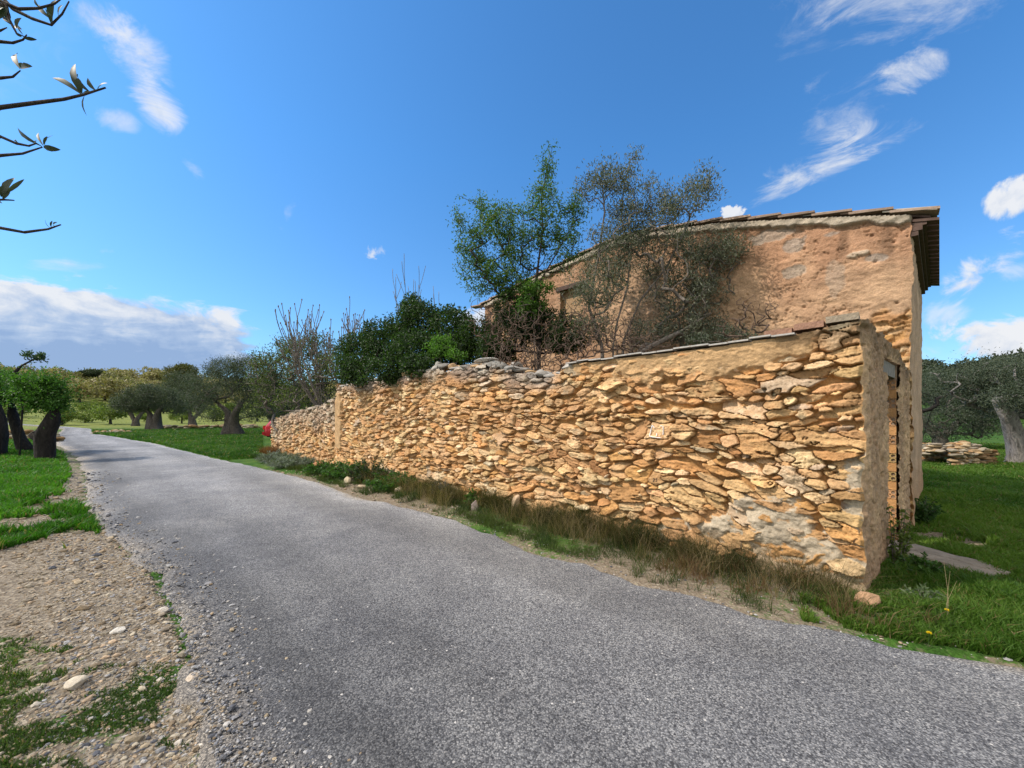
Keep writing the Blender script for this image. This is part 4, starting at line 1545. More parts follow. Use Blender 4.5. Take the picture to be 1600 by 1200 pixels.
# tangled shrubs over the lower wall
Y = 15.5
b = np.array([W(470, 700, Y)[0], Y + .4, 0])
tree('wild_shrub', 'tangled grey-twigged shrub with sparse yellow-green leaves over the lower wall', 'shrub', b, [[b + (-.4, 0, 1.0)], [b + (.6, 0, 1.2)], [b + (-1.2, 0, 1.0)]],
     px_blobs([(440, 580, Y + 1, 36, 50, 1.0), (480, 570, Y, 36, 46, 1.0), (510, 590, Y - 1, 30, 40, .8), (415, 590, Y + 1, 26, 46, .9), (500, 545, Y, 34, 26, .8), (530, 575, Y - 2, 24, 30, .6), (425, 625, Y + 1, 26, 26, .8), (470, 620, Y, 50, 26, .8), (455, 545, Y + .5, 26, 22, .7)]), 1150, 15000, .10, .036, (.035, .055, .02), (.14, .17, .06), M_LEAF, M_TWIG, R(114), .013, .06, .4, wig=.12, power=.3, up=.6, spread=.14)


# ------------------------------------------------------------------ olives and other trees to the left
def big_olive(px, py, Yd, blobs, label, seed, trunkw=.5, n=26000, lean=0., name='olive_tree', c1=OL1, c2=OL2, ln=.13, wd=.045, th=2.0, group=None, fork=True, mb=None):
    rng = R(seed)
    bx = W(px, py, Yd)
    z0 = float(terrain(bx[0], bx[1]))
    base = np.array([bx[0], bx[1], z0])
    bl = px_blobs([(x, y, Yd + dy, rx, ry, dp) for (x, y, dy, rx, ry, dp) in blobs])
    tk = []
    tips = []
    for sgn in ((-1, 1) if fork else (1,)):
        t = base + np.array([sgn * trunkw * (1.1 if fork else .2) + lean, rng.normal(0, .3), th])
        m = base + np.array([sgn * trunkw * .35 + lean * .3, 0, th * .5])
        q = t + np.array([sgn * th * .35, rng.normal(0, .4), th * .45])
        pts = np.array([base + (sgn * trunkw * .25, 0, -.15), base + (sgn * trunkw * .25, 0, .15), m, t, q])
        tk.append((pts, np.array([1.15, .85, .62, .45, .25]) * trunkw * (.75 if fork else 1)))
        tips.append([m, t, q])
    return tree(name, label, 'tree', base, tips, bl, 150, n // 3, ln, wd, c1, c2, M_OLIVE, mb or M_BARK, rng, .018, trunkw * .4, .6, extra=n, gap=.06, spread=.25, freq=.9, trunk=tk, power=.5, group=group, trunk_rough=.75)


big_olive(362, 680, 32, [(335, 600, 0, 36, 34, 2.2), (375, 590, 0, 40, 36, 2.4), (405, 600, 1, 34, 34, 2.2), (350, 575, 0, 26, 20, 1.6), (395, 572, 0, 30, 18, 1.6), (310, 625, 0, 26, 22, 1.6), (395, 640, 0, 30, 22, 1.6), (420, 620, 1, 30, 34, 2), (325, 645, -1, 22, 14, 1.2)], 'big grey-green olive with dark forked trunk just left of the wall end', 201, .75, 34000, th=1.9)
big_olive(240, 672, 44, [(215, 625, 0, 32, 20, 2.4), (245, 622, 0, 34, 22, 2.4), (272, 628, 0, 26, 20, 2), (200, 632, 0, 22, 14, 1.6), (230, 612, 0, 26, 12, 1.8)], 'round olive tree on single thick trunk beside the road bend', 202, .8, 22000, th=2.0, ln=.17, wd=.06)
big_olive(212, 663, 62, [(205, 632, 0, 22, 14, 2.5), (222, 630, 0, 20, 12, 2.2)], 'smaller olive half hidden behind the round olive', 203, .6, 7000, th=2.0, ln=.22, wd=.08)
big_olive(300, 664, 56, [(285, 600, 0, 22, 22, 2.6), (310, 610, 0, 28, 26, 3), (290, 630, 0, 26, 16, 2.4), (265, 610, 0, 16, 18, 2)], 'tall dusky olive between the round olive and the big forked olive', 204, .6, 16000, th=2.4, ln=.2, wd=.07)
big_olive(430, 672, 36, [(430, 615, 0, 40, 40, 2.4), (450, 640, 0, 30, 24, 2)], 'olive mostly hidden behind the end of the lower wall', 205, .6, 14000, th=2.0)
# round topped pine on the rise
big_olive(284, 650, 95, [(280, 588, 0, 20, 18, 4), (290, 580, 0, 14, 12, 3)], 'yellowish round-topped pine standing above the hillside trees', 206, .5, 9000, th=6, ln=.45, wd=.16, name='pine_tree', c1=(.06, .075, .02), c2=(.16, .15, .05), fork=False)
big_olive(140, 620, 150, [(148, 584, 0, 18, 6, 4), (128, 586, 0, 10, 5, 3)], 'wide dark evergreen on the left hill skyline', 207, .5, 7000, th=5, ln=.6, wd=.25, name='evergreen_tree', c1=(.02, .035, .015), c2=(.05, .07, .03), fork=False)

# pruned carobs at the left roadside: sawn stumps, bright new leaf
CG1, CG2 = (.03, .085, .012), (.085, .19, .03)


def carob(px, py, Yd, pts, rad, blobs, label, seed, n, stub=None):
    rng = R(seed)
    b = np.array([W(px, py, Yd)[0], Yd, float(ground_z(np.array([W(px, py, Yd)[0]]), np.array([float(Yd)]))[0])])
    pt = [b + (0, 0, -.15)] + [W(x, y, Yd) for x, y in pts]
    tk = [(np.array(pt), np.array(rad))]
    r = tree('carob_tree', label, 'tree', b, [[W(x, y, Yd) for x, y in pts[1:]]], px_blobs([(x, y, Yd + dy, rx, ry, dp) for (x, y, dy, rx, ry, dp) in blobs]), 130, n // 2, .11, .045, CG1, CG2, M_LEAF, M_DARKBARK, rng, .008, .10, .35, extra=n, gap=.20, spread=.2, freq=2.6, trunk=tk, trunk_rough=.3)
    if stub:
        (xa, ya, xb, yb, ra) = stub
        a, c_ = W(xa, ya, Yd), W(xb, yb, Yd - .1)
        g = Geo()
        g.tube([a, (a + c_) / 2, c_], [ra * 1.25, ra * 1.1, ra], 14, None, True, .2)
        g.make('stub', M_DARKBARK, r, True)
        g = Geo()
        dn = (c_ - a) / np.linalg.norm(c_ - a)
        g.tube([c_ + dn * .0, c_ + dn * .012], [ra * .99, ra * .97], 14, None, True)
        g.make('sawn_face', mat_plain('sawn_wood', (.30, .27, .235), .9, .25, 12), r)
    return r


carob(70, 722, 13.6, [(70, 722), (70, 700), (72, 680), (80, 660), (86, 640), (80, 625)], [.36, .29, .27, .27, .19, .15, .10],
      [(58, 608, 0, 17, 11, .4), (84, 611, 0, 15, 10, .35), (92, 624, 0, 9, 7, .25), (74, 622, 0, 26, 10, .5), (48, 600, 0, 17, 9, .5), (78, 597, 0, 15, 7, .4), (84, 636, 0, 15, 6, .35), (60, 634, 0, 12, 6, .35), (36, 618, 0, 14, 8, .4)], 'pruned carob with pale sawn stump, nearest the road edge', 210, 7500, (68, 688, 52, 677, .15))
carob(38, 702, 17, [(38, 702), (32, 685), (26, 668), (20, 650), (18, 630)], [.29, .25, .21, .19, .15, .10],
      [(18, 600, 0, 26, 16, .8), (-6, 592, 0, 28, 16, .9), (34, 620, 0, 22, 10, .6), (40, 596, 0, 20, 12, .6), (2, 618, 0, 18, 9, .6), (-30, 610, 0, 24, 14, .8)], 'leaning dark carob trunk standing behind the stumped carob', 211, 12000)
carob(-12, 700, 15.5, [(-12, 700), (-8, 680), (-4, 655), (-10, 635), (-20, 615)], [.40, .34, .3, .27, .2, .13],
      [(-20, 600, 0, 40, 24, 1.3), (-50, 620, 0, 36, 26, 1.3)], 'carob at the left picture edge with broad shadowy trunk', 212, 8000)
# dead limb with a tuft above the crowns
Yd = 14.2
b = np.array([W(30, 700, Yd)[0], Yd, 0])
tree('almond_sapling', 'crooked dead-tipped sapling with one leafy tuft above the carobs', 'tree', b, [[b, W(35, 640, Yd), W(30, 590, Yd), W(24, 581, Yd), W(31, 573, Yd), W(42, 567, Yd)]],
     px_blobs([(52, 556, Yd, 20, 7, .3), (44, 550, Yd, 8, 5, .2), (65, 559, Yd, 10, 4, .2)]), 34, 420, .10, .05, (.03, .06, .03), (.06, .1, .05), M_LEAF, M_DARKBARK, R(213), .008, .06, .3, spread=.05, trunk=[(np.array([W(30, 592, Yd), W(24, 581, Yd), W(31, 573, Yd)]), [.07, .06, .05])])

# ------------------------------------------------------------------ right field: olives, hill
big_olive(1604, 732, 12.2, [(1600, 618, -.7, 40, 26, .6), (1570, 622, -.6, 34, 22, .6), (1600, 590, 0, 70, 36, 1.6), (1560, 610, .5, 50, 30, 1.4), (1530, 595, 1, 40, 24, 1.2), (1640, 620, 0, 60, 40, 1.6), (1585, 640, .3, 30, 22, 1.0), (1500, 585, 1, 30, 16, 1)], 'old olive with thick pale gnarled trunk right of the stone pile', 220, .62, 30000, th=1.45, ln=.085, wd=.022, mb=mat_bark('pale_bark', (.07, .065, .06), (.30, .28, .26)))
big_olive(1470, 705, 19, [(1475, 655, -.8, 50, 26, .8), (1530, 640, -.5, 40, 30, .8), (1460, 605, 0, 40, 32, 1.6), (1500, 620, 0, 46, 36, 1.8), (1545, 660, 0, 26, 22, 1.2), (1450, 660, 0, 34, 26, 1.4), (1500, 670, 0, 44, 22, 1.4), (1530, 600, 1, 36, 24, 1.5)], 'grey olive with bare dark limb directly beside the house corner', 221, .4, 30000, th=1.2, ln=.1, wd=.026)
Yd = 15
b = np.array([W(1432, 700, Yd)[0], Yd, 0])
tree('olive_sapling', 'low olive with crooked black bare branch seen past the house corner', 'tree', b, [[b, W(1432, 665, Yd), W(1438, 642, Yd), W(1462, 634, Yd), W(1467, 622, Yd), W(1480, 616, Yd), W(1498, 613, Yd)], [W(1438, 642, Yd), W(1480, 634, Yd), W(1490, 629, Yd)], [W(1462, 621, Yd), W(1440, 613, Yd)]],
     px_blobs([(1445, 690, Yd, 14, 8, .4), (1430, 680, Yd, 12, 12, .4)]), 18, 900, .08, .022, OL1, OL2, M_OLIVE, M_DARKBARK, R(222), .012, .07, .3, spread=.15,
     trunk=[(np.array([W(1432, 645, Yd), W(1452, 640, Yd), W(1465, 632, Yd), W(1464, 623, Yd), W(1480, 617, Yd), W(1500, 612, Yd)]), [.055, .07, .07, .06, .045, .02])])


# far trees: three crowns shared by every copy
def far_proto(seed, c1, c2, n=1500):
    rng = R(seed)
    bl = [(rng.normal(0, .9), rng.normal(0, .9), 2.4 + rng.normal(0, .5), rng.uniform(1, 1.8), rng.uniform(1, 1.8), rng.uniform(.8, 1.3)) for _ in range(7)]
    g = Geo()
    p = blob_points(rng, bl, n, .4, .03, .8)
    leaf_quads(p, rand_dirs(rng, len(p), .3), rng.uniform(.3, .6, len(p)), .26, leaf_cols(rng, len(p), c1, c2, .3), rng, g)
    g.tube([(0, 0, -.4), (.1, 0, .8), (0, .1, 2)], [.3, .22, .15], 6, (.05, .045, .04))
    o = g.make('hillside_tree', M_OLIVE)
    return o


def scatter_far(protos, pts, label, group, name, smin, smax, rng):
    first = {}
    for (x, y) in pts:
        k = int(rng.integers(len(protos)))
        o = protos[k] if k not in first else protos[k].copy()
        if k in first: COL.objects.link(o)
        first[k] = 1
        o.name = name
        s = rng.uniform(smin, smax)
        o.location = (x, y, float(terrain(x, y)) - .2)
        o.rotation_euler = (0, 0, rng.uniform(0, 6.28))
        o.scale = (s, s, s * rng.uniform(.85, 1.15))
        tag(o, label, 'tree', group)
    for k, p_ in enumerate(protos):
        if k not in first:
            bpy.data.objects.remove(p_)


def polar(az0, az1, r0, r1, n, rng, mind):
    out = []
    tries = 0
    while len(out) < n and tries < n * 60:
        tries += 1
        r = math.sqrt(rng.uniform(r0 ** 2, r1 ** 2))
        a = math.radians(rng.uniform(az0, az1))
        q = (r * math.sin(a), r * math.cos(a))
        if all((q[0] - w[0]) ** 2 + (q[1] - w[1]) ** 2 > mind ** 2 for w in out):
            out.append(q)
    return out


rng = R(300)
prL = [far_proto(s, (.17, .15, .06), (.38, .33, .165)) for s in (1, 2)] + [far_proto(3, (.12, .12, .045), (.27, .25, .11))]
scatter_far(prL, polar(-56, -24, 175, 285, 165, rng, 7.5), 'pale yellowish olive tree among many on the far left hillside', 'pale trees covering the far left hillside', 'hillside_tree', 1.3, 2.1, rng)
prM = [far_proto(s, (.075, .12, .025), (.22, .27, .06), 1300) for s in (4, 5)]
scatter_far(prM, polar(-54, -28, 92, 165, 62, rng, 5.5), 'small yellow-green tree in the field below the left hillside', 'small trees in the yellow field', 'field_tree', .55, .95, rng)
prR = [far_proto(s, (.028, .04, .025), (.075, .09, .055)) for s in (6, 7, 8)]
scatter_far(prR, polar(37, 57, 75, 200, 75, rng, 6.5), 'dusky green tree on the wooded hill right of the house', 'trees covering the hill right of the house', 'hill_tree', 1.2, 2.0, rng)

# ------------------------------------------------------------------ stone heaps
def heap(name, label, cx, cy, w, d, h, n, seed, tint=(1, 1, 1), flat=.4, size=.2, sub=2, ang=0., walled=True):
    rng = R(seed)
    root = empty(name, (cx, cy, 0), label, 'stone pile')
    g = Geo()
    z0 = float(terrain(cx, cy))
    for _ in range(n):
        u, v = rng.uniform(-1, 1), rng.uniform(-1, 1)
        hh = h * (1 - (.55 if walled else .95) * (abs(u) ** 4 * .6 + abs(v) ** 2 * .4))
        z = rng.uniform(0.02, 1) * hh
        if walled and z < hh - size: v = math.copysign(1, v) * rng.uniform(.8, 1)
        k = rng.uniform(.6, 1.3)
        c_ = PAL[rng.choice(len(PAL), p=[.2, .15, .12, .1, .33, .05, .05])] * rng.uniform(.7, 1.1) * np.array(tint)
        lx, ly = u * w / 2, v * d / 2
        rock(g, (cx + lx * math.cos(ang) - ly * math.sin(ang), cy + lx * math.sin(ang) + ly * math.cos(ang), z0 + z), (size * k, size * k * .7, size * k * flat), sub, c_, rng, ang + rng.normal(0, .25))
    g.make('stones', M_STONE, root, True)
    return root


c0 = W(1517, 730, 12.2)
heap('stone_pile', 'knee-high stack of flat stones in the grass near the pale olive trunk', c0[0], 12.6, 2.0, .9, .72, 260, 41, (.72, .72, .72), .34, .17, 2, .25)
c0 = W(1445, 716, 17)
heap('stone_pile', 'small grey stone heap in grass beside the house corner', c0[0], 17, .8, .6, .45, 26, 42, (.55, .58, .6), .45, .2)
c0 = W(172, 677, 34)
heap('stone_pile', 'low scatter of pale rubble on the grass by the road bend', -37.4, 36, 2.4, 1.2, .3, 80, 43, (.9, .95, 1.0), .5, .17, 1, .3, False)
c0 = W(15, 690, 21)
heap('rubble_wall', 'grey tumbled field wall behind the carob trunks', (25 - CX) / F * 24, 24, 4.5, .8, .7, 130, 44, (.6, .62, .62), .4, .3, 1, .05)
c0 = W(310, 668, 44)
heap('rubble_wall', 'low grey terrace edging behind the forked olive', c0[0], 48, 16, 1.0, .5, 150, 45, (.45, .47, .45), .45, .42, 1, .08)


# ------------------------------------------------------------------ grass, weeds, gravel
def blades(geo, x, y, z, h, w, lean, cols, rng, bend=.5):
    n = len(x)
    a = rng.uniform(0, 2 * math.pi, n)
    b = rng.uniform(0, 2 * math.pi, n)
    side = np.stack([np.cos(a), np.sin(a), np.zeros(n)], -1)
    dirn = np.stack([np.cos(b) * lean, np.sin(b) * lean, np.ones(n)], -1)
    base = np.stack([x, y, z], -1)
    h = np.asarray(h)[:, None]
    w = np.asarray(w)[:, None]
    mid = base + dirn * h * .55
    tip = mid + dirn * h * .45 * np.array([1 + bend * 2, 1 + bend * 2, 1 - bend * .6])
    v = np.stack([base - side * w / 2, base + side * w / 2, mid + side * w * .4, mid - side * w * .4, tip], 1).reshape(-1, 3)
    i = np.arange(n) * 5
    q = np.stack([i, i + 1, i + 2, i + 3], -1)
    t = np.stack([i + 3, i + 2, i + 4], -1)
    c = np.repeat(cols, 5, 0)
    geo.add(v, [q, t], c)


def keep_out(x, y):
    k = inside(ROADPOLY, x, y) | inside(HOUSEPOLY, x, y)
    dw = (x - P[0]) * N[0] + (y - P[1]) * N[1]
    ss = (x - P[0]) * D[0] + (y - P[1]) * D[1]
    k = k | (((x - 4.62) / .30) ** 2 + ((y - 4.16) / .44) ** 2 < 1)
    return k | ((dw < .03) & (ss > -.02) & (ss < SB + .1) & (dw > -6)) | inside(COURT, x, y)


def polar_pts(rng, n, az0, az1, r0, r1):
    r = r0 * (r1 / r0) ** rng.random(n)
    a = np.radians(rng.uniform(az0, az1, n))
    return r * np.sin(a), r * np.cos(a), r


def turf(name, label, az0, az1, r0, r1, n, seed, hmin, hmax, c1, c2, dens_pow=1.0, thr=.42, wmul=1.0):
    rng = R(seed)
    x, y, r = polar_pts(rng, n, az0, az1, r0, r1)
    at = ground_attrs(x, y)
    pch = n2(x, y, 1.7, 3, 12.)
    k = ~keep_out(x, y) & (at[:, 0] + .5 * n2(x, y, 7, 3, 13.) > thr) & (np.minimum(dist_line(RR, x, y), dist_line(RL, x, y)) > .07)
    x, y, r, pch = x[k], y[k], r[k], pch[k]
    z = ground_z(x, y) - .01
    n = len(x)
    h = rng.uniform(hmin, hmax, n) * (1 + .9 * pch) * (1 + .02 * r)
    w = (.0035 + .0011 * r) * wmul * rng.uniform(.7, 1.5, n)
    t = np.clip(.5 + 1.1 * n2(x, y, .9, 3, 14.) + rng.normal(0, .22, n), 0, 1)[:, None]
    c = np.array(c1) * (1 - t) + np.array(c2) * t
    dry = rng.random(n) < .05
    c[dry] = np.array([.22, .17, .08])
    g = Geo()
    blades(g, x, y, z, h, w, rng.uniform(0, .7, (n, 1)).ravel()[:, None].repeat(1, 1).ravel() if False else rng.uniform(0, .7, n), c, rng)
    o = g.make(name, M_GRASS)
    tag(o, label, 'grass', kind='stuff')


turf('grass', 'short lush green grass on the right hand field', 37, 62, 3.4, 34, 330000, 51, .04, .11, (.055, .12, .016), (.13, .215, .035))
turf('grass', 'bright green grass under the carobs left of the road', -62, -46, 5.2, 45, 260000, 52, .05, .15, (.035, .12, .010), (.085, .22, .022))
turf('grass', 'green lawn beyond the end of the lower wall', -55, -33, 17, 60, 120000, 53, .06, .13, (.03, .085, .012), (.07, .145, .025))
turf('grass', 'sparse green weeds in the stony lay-by', -75, -36, 2.2, 12, 150000, 54, .012, .04, (.028, .065, .014), (.075, .115, .035), thr=.44)


def wall_foot(name, label, s0, s1, d0, d1, n, seed, hmin, hmax, c1, c2, lean=.45, w=.0035, dens=None, clump=.0):
    """blades along the foot of the wall; s along the wall, d out from it"""
    rng = R(seed)
    s = rng.uniform(s0, s1, n)
    d = d0 + (d1 - d0) * rng.random(n)
    x = P[0] + D[0] * s + N[0] * d
    y = P[1] + D[1] * s + N[1] * d
    k = (dist_line(RR, x, y) > .10) & ~inside(ROADPOLY, x, y)
    if dens is not None: k &= rng.random(n) < dens(s, d)
    if clump: k &= n2(x, y, 5, 3, seed) > clump
    x, y, s, d = x[k], y[k], s[k], d[k]
    n = len(x)
    h = rng.uniform(hmin, hmax, n) * (1 + 1.0 * n2(x, y, 3, 3, seed + .5))
    t = np.clip(.5 + 1.2 * n2(x, y, 2.5, 3, seed + .7) + rng.normal(0, .2, n), 0, 1)[:, None]
    g = Geo()
    r_ = np.hypot(x, y)
    blades(g, x, y, ground_z(x, y) - .01, h, w * (.6 + .12 * r_) * rng.uniform(.7, 1.4, n), rng.uniform(.1, lean, n), np.array(c1) * (1 - t) + np.array(c2) * t, rng, .7)
    tag(g.make(name, M_GRASS), label, 'grass', kind='stuff')


wall_foot('grass', 'dark fine brownish grass tufts along the foot of the tall wall', .1, 7.2, -.02, .55, 34000, 61, .12, .46, (.024, .042, .012), (.105, .080, .036), lean=.8, w=.003, dens=lambda s, d: sst(.62, .1, d) * (.35 + .65 * sst(.3, 2.2, s)), clump=-.06)
turf('grass', 'mossy weeds among the stones in the near left corner', -62, -30, 1.75, 3.6, 70000, 55, .008, .03, (.026, .058, .014), (.07, .105, .035), thr=.40, wmul=.8)
wall_foot('grass', 'low green verge grass between wall and road', -.5, 17, .0, 1.1, 70000, 62, .04, .19, (.026, .052, .012), (.075, .095, .03), lean=.9, clump=-.02)
wall_foot('grass', 'rusty red dry grass tuft at the far end of the lower wall', SB - 1.9, SB - .5, .03, .45, 1700, 63, .2, .55, (.12, .05, .025), (.2, .10, .05))
wall_foot('grass', 'straw coloured stems mixed through the wall foot weeds', .0, 9.0, .0, .7, 7000, 65, .15, .5, (.16, .12, .06), (.26, .20, .11), lean=.9, w=.0022, clump=-.05)
wall_foot('grass', 'dry reddish stalks near the wall corner', -.4, 1.6, .1, .75, 3200, 64, .06, .26, (.10, .055, .03), (.19, .12, .065), clump=.02)


def weed(name, label, x, y, rad, h, n, seed, c1, c2, ln, wd, cat='plant', group=None, mat=None):
    rng = R(seed)
    z = float(ground_z(np.array([x]), np.array([y]))[0])
    root = empty(name, (x, y, z), label, cat, group)
    g = Geo()
    st = Geo()
    ns = max(6, n // 40)
    tips = []
    for _ in range(ns):
        a, rr = rng.uniform(0, 6.28), rad * math.sqrt(rng.random())
        t = np.array([x + math.cos(a) * rr, y + math.sin(a) * rr, z + h * rng.uniform(.35, 1) * (1 - .5 * (rr / rad) ** 2)])
        b_ = np.array([x + math.cos(a) * rr * .3, y + math.sin(a) * rr * .3, z - .02])
        m = (t + b_) / 2 + (0, 0, h * .1)
        st.tube([b_, m, t], [.006, .004, .002], 5, None, False)
        tips.append((b_, m, t))
    tips = np.array(tips)
    k = rng.integers(0, ns, n)
    u = rng.uniform(.15, 1, (n, 1))
    p = tips[k, 0] * (1 - u) ** 2 + 2 * tips[k, 1] * u * (1 - u) + tips[k, 2] * u * u
    d = rand_dirs(rng, n, .4)
    leaf_quads(p, d, ln * rng.uniform(.6, 1.2, n), wd, leaf_cols(rng, n, c1, c2), rng, g, .2)
    st.make('stems', M_TWIG, root)
    g.make('leaves', mat or M_LEAF, root)


def wp(s, d):
    q = P + D * s + N * d
    return float(q[0]), float(q[1])


GW1, GW2 = (.028, .085, .014), (.075, .16, .03)
for i, (s, d, r_, h_, lab) in enumerate([
        (9.7, .45, .62, .46, 'leafy green weed at the wall foot beside the terracotta lump'),
        (8.6, .40, .55, .62, 'darkest leafy weed against the wall above the pale loose stone'),
        (7.5, .42, .58, .42, 'broad leafy weed where the green verge gives way to dry grass'),
        (10.9, .55, .65, .40, 'low green weed below the plastered pilaster'),
        (5.05, .20, .16, .30, 'bright green leafy weed behind the upright verge stone')]):
    dk = i == 1
    x, y = wp(s, d)
    weed('leafy_weed', lab, x, y, r_, h_, 2600 if i < 4 else 700, 500 + i, (.012, .032, .010) if dk else GW1, (.04, .075, .02) if dk else GW2, .075, .03, group='leafy weeds along the wall foot')
for i, (s, d, lab) in enumerate([(14.8, .75, 'grey-green lavender-like shrub nearer the rusty grass'), (13.0, .85, 'grey-green lavender-like shrub nearer the pilaster')]):
    x, y = wp(s, d)
    weed('grey_shrub', lab, x, y, .75, .45, 3200, 520 + i, (.11, .14, .11), (.21, .25, .20), .10, .018, 'shrub', 'grey shrubs below the lower wall', M_OLIVE)
x, y = wp(6.0, .22)
weed('grey_shrub', 'small dusky grey-purple shrub at the foot of the tall wall', x, y, .22, .42, 700, 525, (.07, .075, .075), (.13, .13, .12), .05, .012, 'shrub')
weed('climbing_weed', 'yellowish leafy weed climbing the rough end wall', 4.02, 4.02, .16, .75, 420, 526, (.06, .10, .02), (.16, .20, .05), .05, .028)
weed('corner_weed', 'bushy weed at the foot of the house corner', 5.95, 5.62, .26, .55, 1100, 527, (.02, .06, .012), (.06, .12, .03), .06, .03)
weed('doorway_weed', 'green weed growing beside the doorstep slab', 4.08, 3.80, .24, .2, 800, 528, (.03, .08, .015), (.07, .14, .03), .06, .026)
weed('verge_thistle', 'grey-green thistle rosette in grass by the wall corner', 3.45, 3.22, .14, .12, 200, 529, (.07, .11, .05), (.13, .17, .09), .07, .018, group='thistles in the right grass')
weed('verge_thistle', 'dark spiky thistle near the road edge of the right field', 4.05, 2.95, .13, .10, 200, 530, (.05, .10, .05), (.10, .15, .08), .06, .016, group='thistles in the right grass')

# dandelions
for i, (px, py, lab) in enumerate([(1478, 966, 'yellow dandelion flower farther from the road'), (1450, 998, 'yellow dandelion flower closer to the road')]):
    gx, gy = G(px, py + 14)
    z = float(ground_z(np.array([gx]), np.array([gy]))[0])
    root = empty('dandelion', (gx, gy, z), lab, 'flower', 'dandelions in the right grass')
    g = Geo()
    g.tube([(gx, gy, z - .01), (gx + .006, gy, z + .05), (gx + .004, gy - .004, z + .10)], [.0025, .002, .002], 6, (.06, .12, .03))
    g.make('stem', M_LEAF, root)
    g = Geo()
    rng = R(540 + i)
    n = 60
    a = rng.uniform(0, 6.28, n)
    d = np.stack([np.cos(a), np.sin(a), rng.uniform(.1, 1.4, n)], -1)
    d /= np.linalg.norm(d, axis=1)[:, None]
    leaf_quads(np.repeat([[gx + .004, gy - .004, z + .10]], n, 0), d, .018, .006, np.repeat([[.75, .55, .02]], n, 0), rng, g)
    g.make('petals', M_LEAF, root)

# right field scattered daisies of yellow are too small to tell; one dry stalk leaning by the road
g = Geo()
a, b_ = G(1415, 1005), G(1475, 945)
for k in range(3):
    x0, y0 = 3.25 + .05 * k, 2.86 + .04 * k
    g.tube([(x0, y0, .0), (x0 + .1, y0 + .1, .16 + .03 * k), (x0 + .26, y0 + .17 + .05 * k, .30 + .04 * k)], [.0018, .0014, .0008], 5, (.3, .24, .14))
tag(g.make('dry_stalk', M_GRASS), 'pale dry bent stalk leaning over the grass near the asphalt', 'plant')


def gravel(name, label, x, y, s, rng, pal, sub=0, sink=.35):
    v0, f0 = ICO[sub]
    n = len(x)
    sc = np.stack([s * rng.uniform(.8, 1.5, n), s * rng.uniform(.7, 1.1, n), s * rng.uniform(.35, .75, n)], -1)
    V = v0[None] * (1 + rng.uniform(-.28, .22, (n, len(v0), 1)))
    V = V * sc[:, None]
    a = rng.uniform(0, 6.28, n)
    c_, s_ = np.cos(a)[:, None], np.sin(a)[:, None]
    X = V[..., 0] * c_ - V[..., 1] * s_
    Yv = V[..., 0] * s_ + V[..., 1] * c_
    z = ground_z(x, y)
    z = np.where(inside(ROADPOLY, x, y), terrain(x, y) + .03, z)
    vv = np.stack([X + x[:, None], Yv + y[:, None], V[..., 2] + (z + sc[:, 2] * sink)[:, None]], -1)
    f = (f0[None] + (np.arange(n) * len(v0))[:, None, None]).reshape(-1, 3)
    pal = np.array(pal)
    c = pal[rng.integers(0, len(pal), n)] * rng.uniform(.7, 1.25, (n, 1))
    o = build(name, vv.reshape(-1, 3), [f], M_PEB, None, np.repeat(c, len(v0), 0), False)
    tag(o, label, 'gravel', kind='stuff')


M_PEB = mat_masonry('pebble', .2, 40, 160, .4, .004)
EARTHY = [(.28, .215, .14), (.33, .27, .185), (.23, .18, .12), (.37, .325, .245), (.28, .24, .185), (.40, .30, .20)]
GREYS = [(.16, .165, .18), (.24, .24, .25), (.33, .33, .33), (.10, .105, .12), (.42, .40, .37)]
rng = R(71)
x, y, r = polar_pts(rng, 90000, -62, -8, 1.6, 13)
dl = dist_line(RL, x, y)
out = ~inside(ROADPOLY, x, y)
k = out & (rng.random(len(x)) < .22 + .5 * sst(-.05, .3, n2(x, y, 1.3, 3, 72.)) + .4 * (dl < .8)) & (x < 0) & ((y - 5.6) + 1.1 * (x + 7.3) > -.3)
x, y, r = x[k], y[k], r[k]
gravel('gravel', 'loose tan pebbles of the stony lay-by on the left', x, y, (.0022 + .0008 * r) * np.exp(rng.normal(0, .55, len(x))), rng, EARTHY)
# fewer, larger stones, round-edged
x, y, r = polar_pts(rng, 1700, -62, -10, 1.7, 10)
dl = dist_line(RL, x, y)
k = ~inside(ROADPOLY, x, y) & (x < 0) & ((y - 5.6) + 1.1 * (x + 7.3) > 0) & (rng.random(len(x)) < np.where(y < 3, .8, .28))
x, y, r = x[k], y[k], r[k]
gravel('gravel', 'larger pale cobbles lying among the lay-by pebbles', x, y, (.006 + .0022 * r) * np.exp(rng.normal(0, .38, len(x))), rng, EARTHY + [(.55, .5, .42)], 1, .25)
# grey chippings swept to the left asphalt edge and strewn thinly over the road
x, y, r = polar_pts(rng, 60000, -60, 8, 1.6, 16)
dl = dist_line(RL, x, y)
k = inside(ROADPOLY, x, y) & (rng.random(len(x)) < 1.0 * np.exp(-dl / .28)) | (~inside(ROADPOLY, x, y) & (dl < .6) & (x < 0) & (rng.random(len(x)) < .5))
x, y, r = x[k], y[k], r[k]
gravel('gravel', 'grey chippings swept along the left edge of the asphalt', x, y, (.0036 + .0008 * r) * np.exp(rng.normal(0, .45, len(x))), rng, GREYS + GREYS + EARTHY[:2])
x, y, r = polar_pts(rng, 26000, -50, 55, 1.7, 9)
k = inside(ROADPOLY, x, y) & (rng.random(len(x)) < .30)
x, y, r = x[k], y[k], r[k]
gravel('gravel', 'fine loose chippings strewn over the road surface', x, y, (.0028 + .0006 * r) * np.exp(rng.normal(0, .3, len(x))), rng, GREYS, 0, .2)
x, y, r = polar_pts(rng, 9000, -35, 58, 2.4, 14)
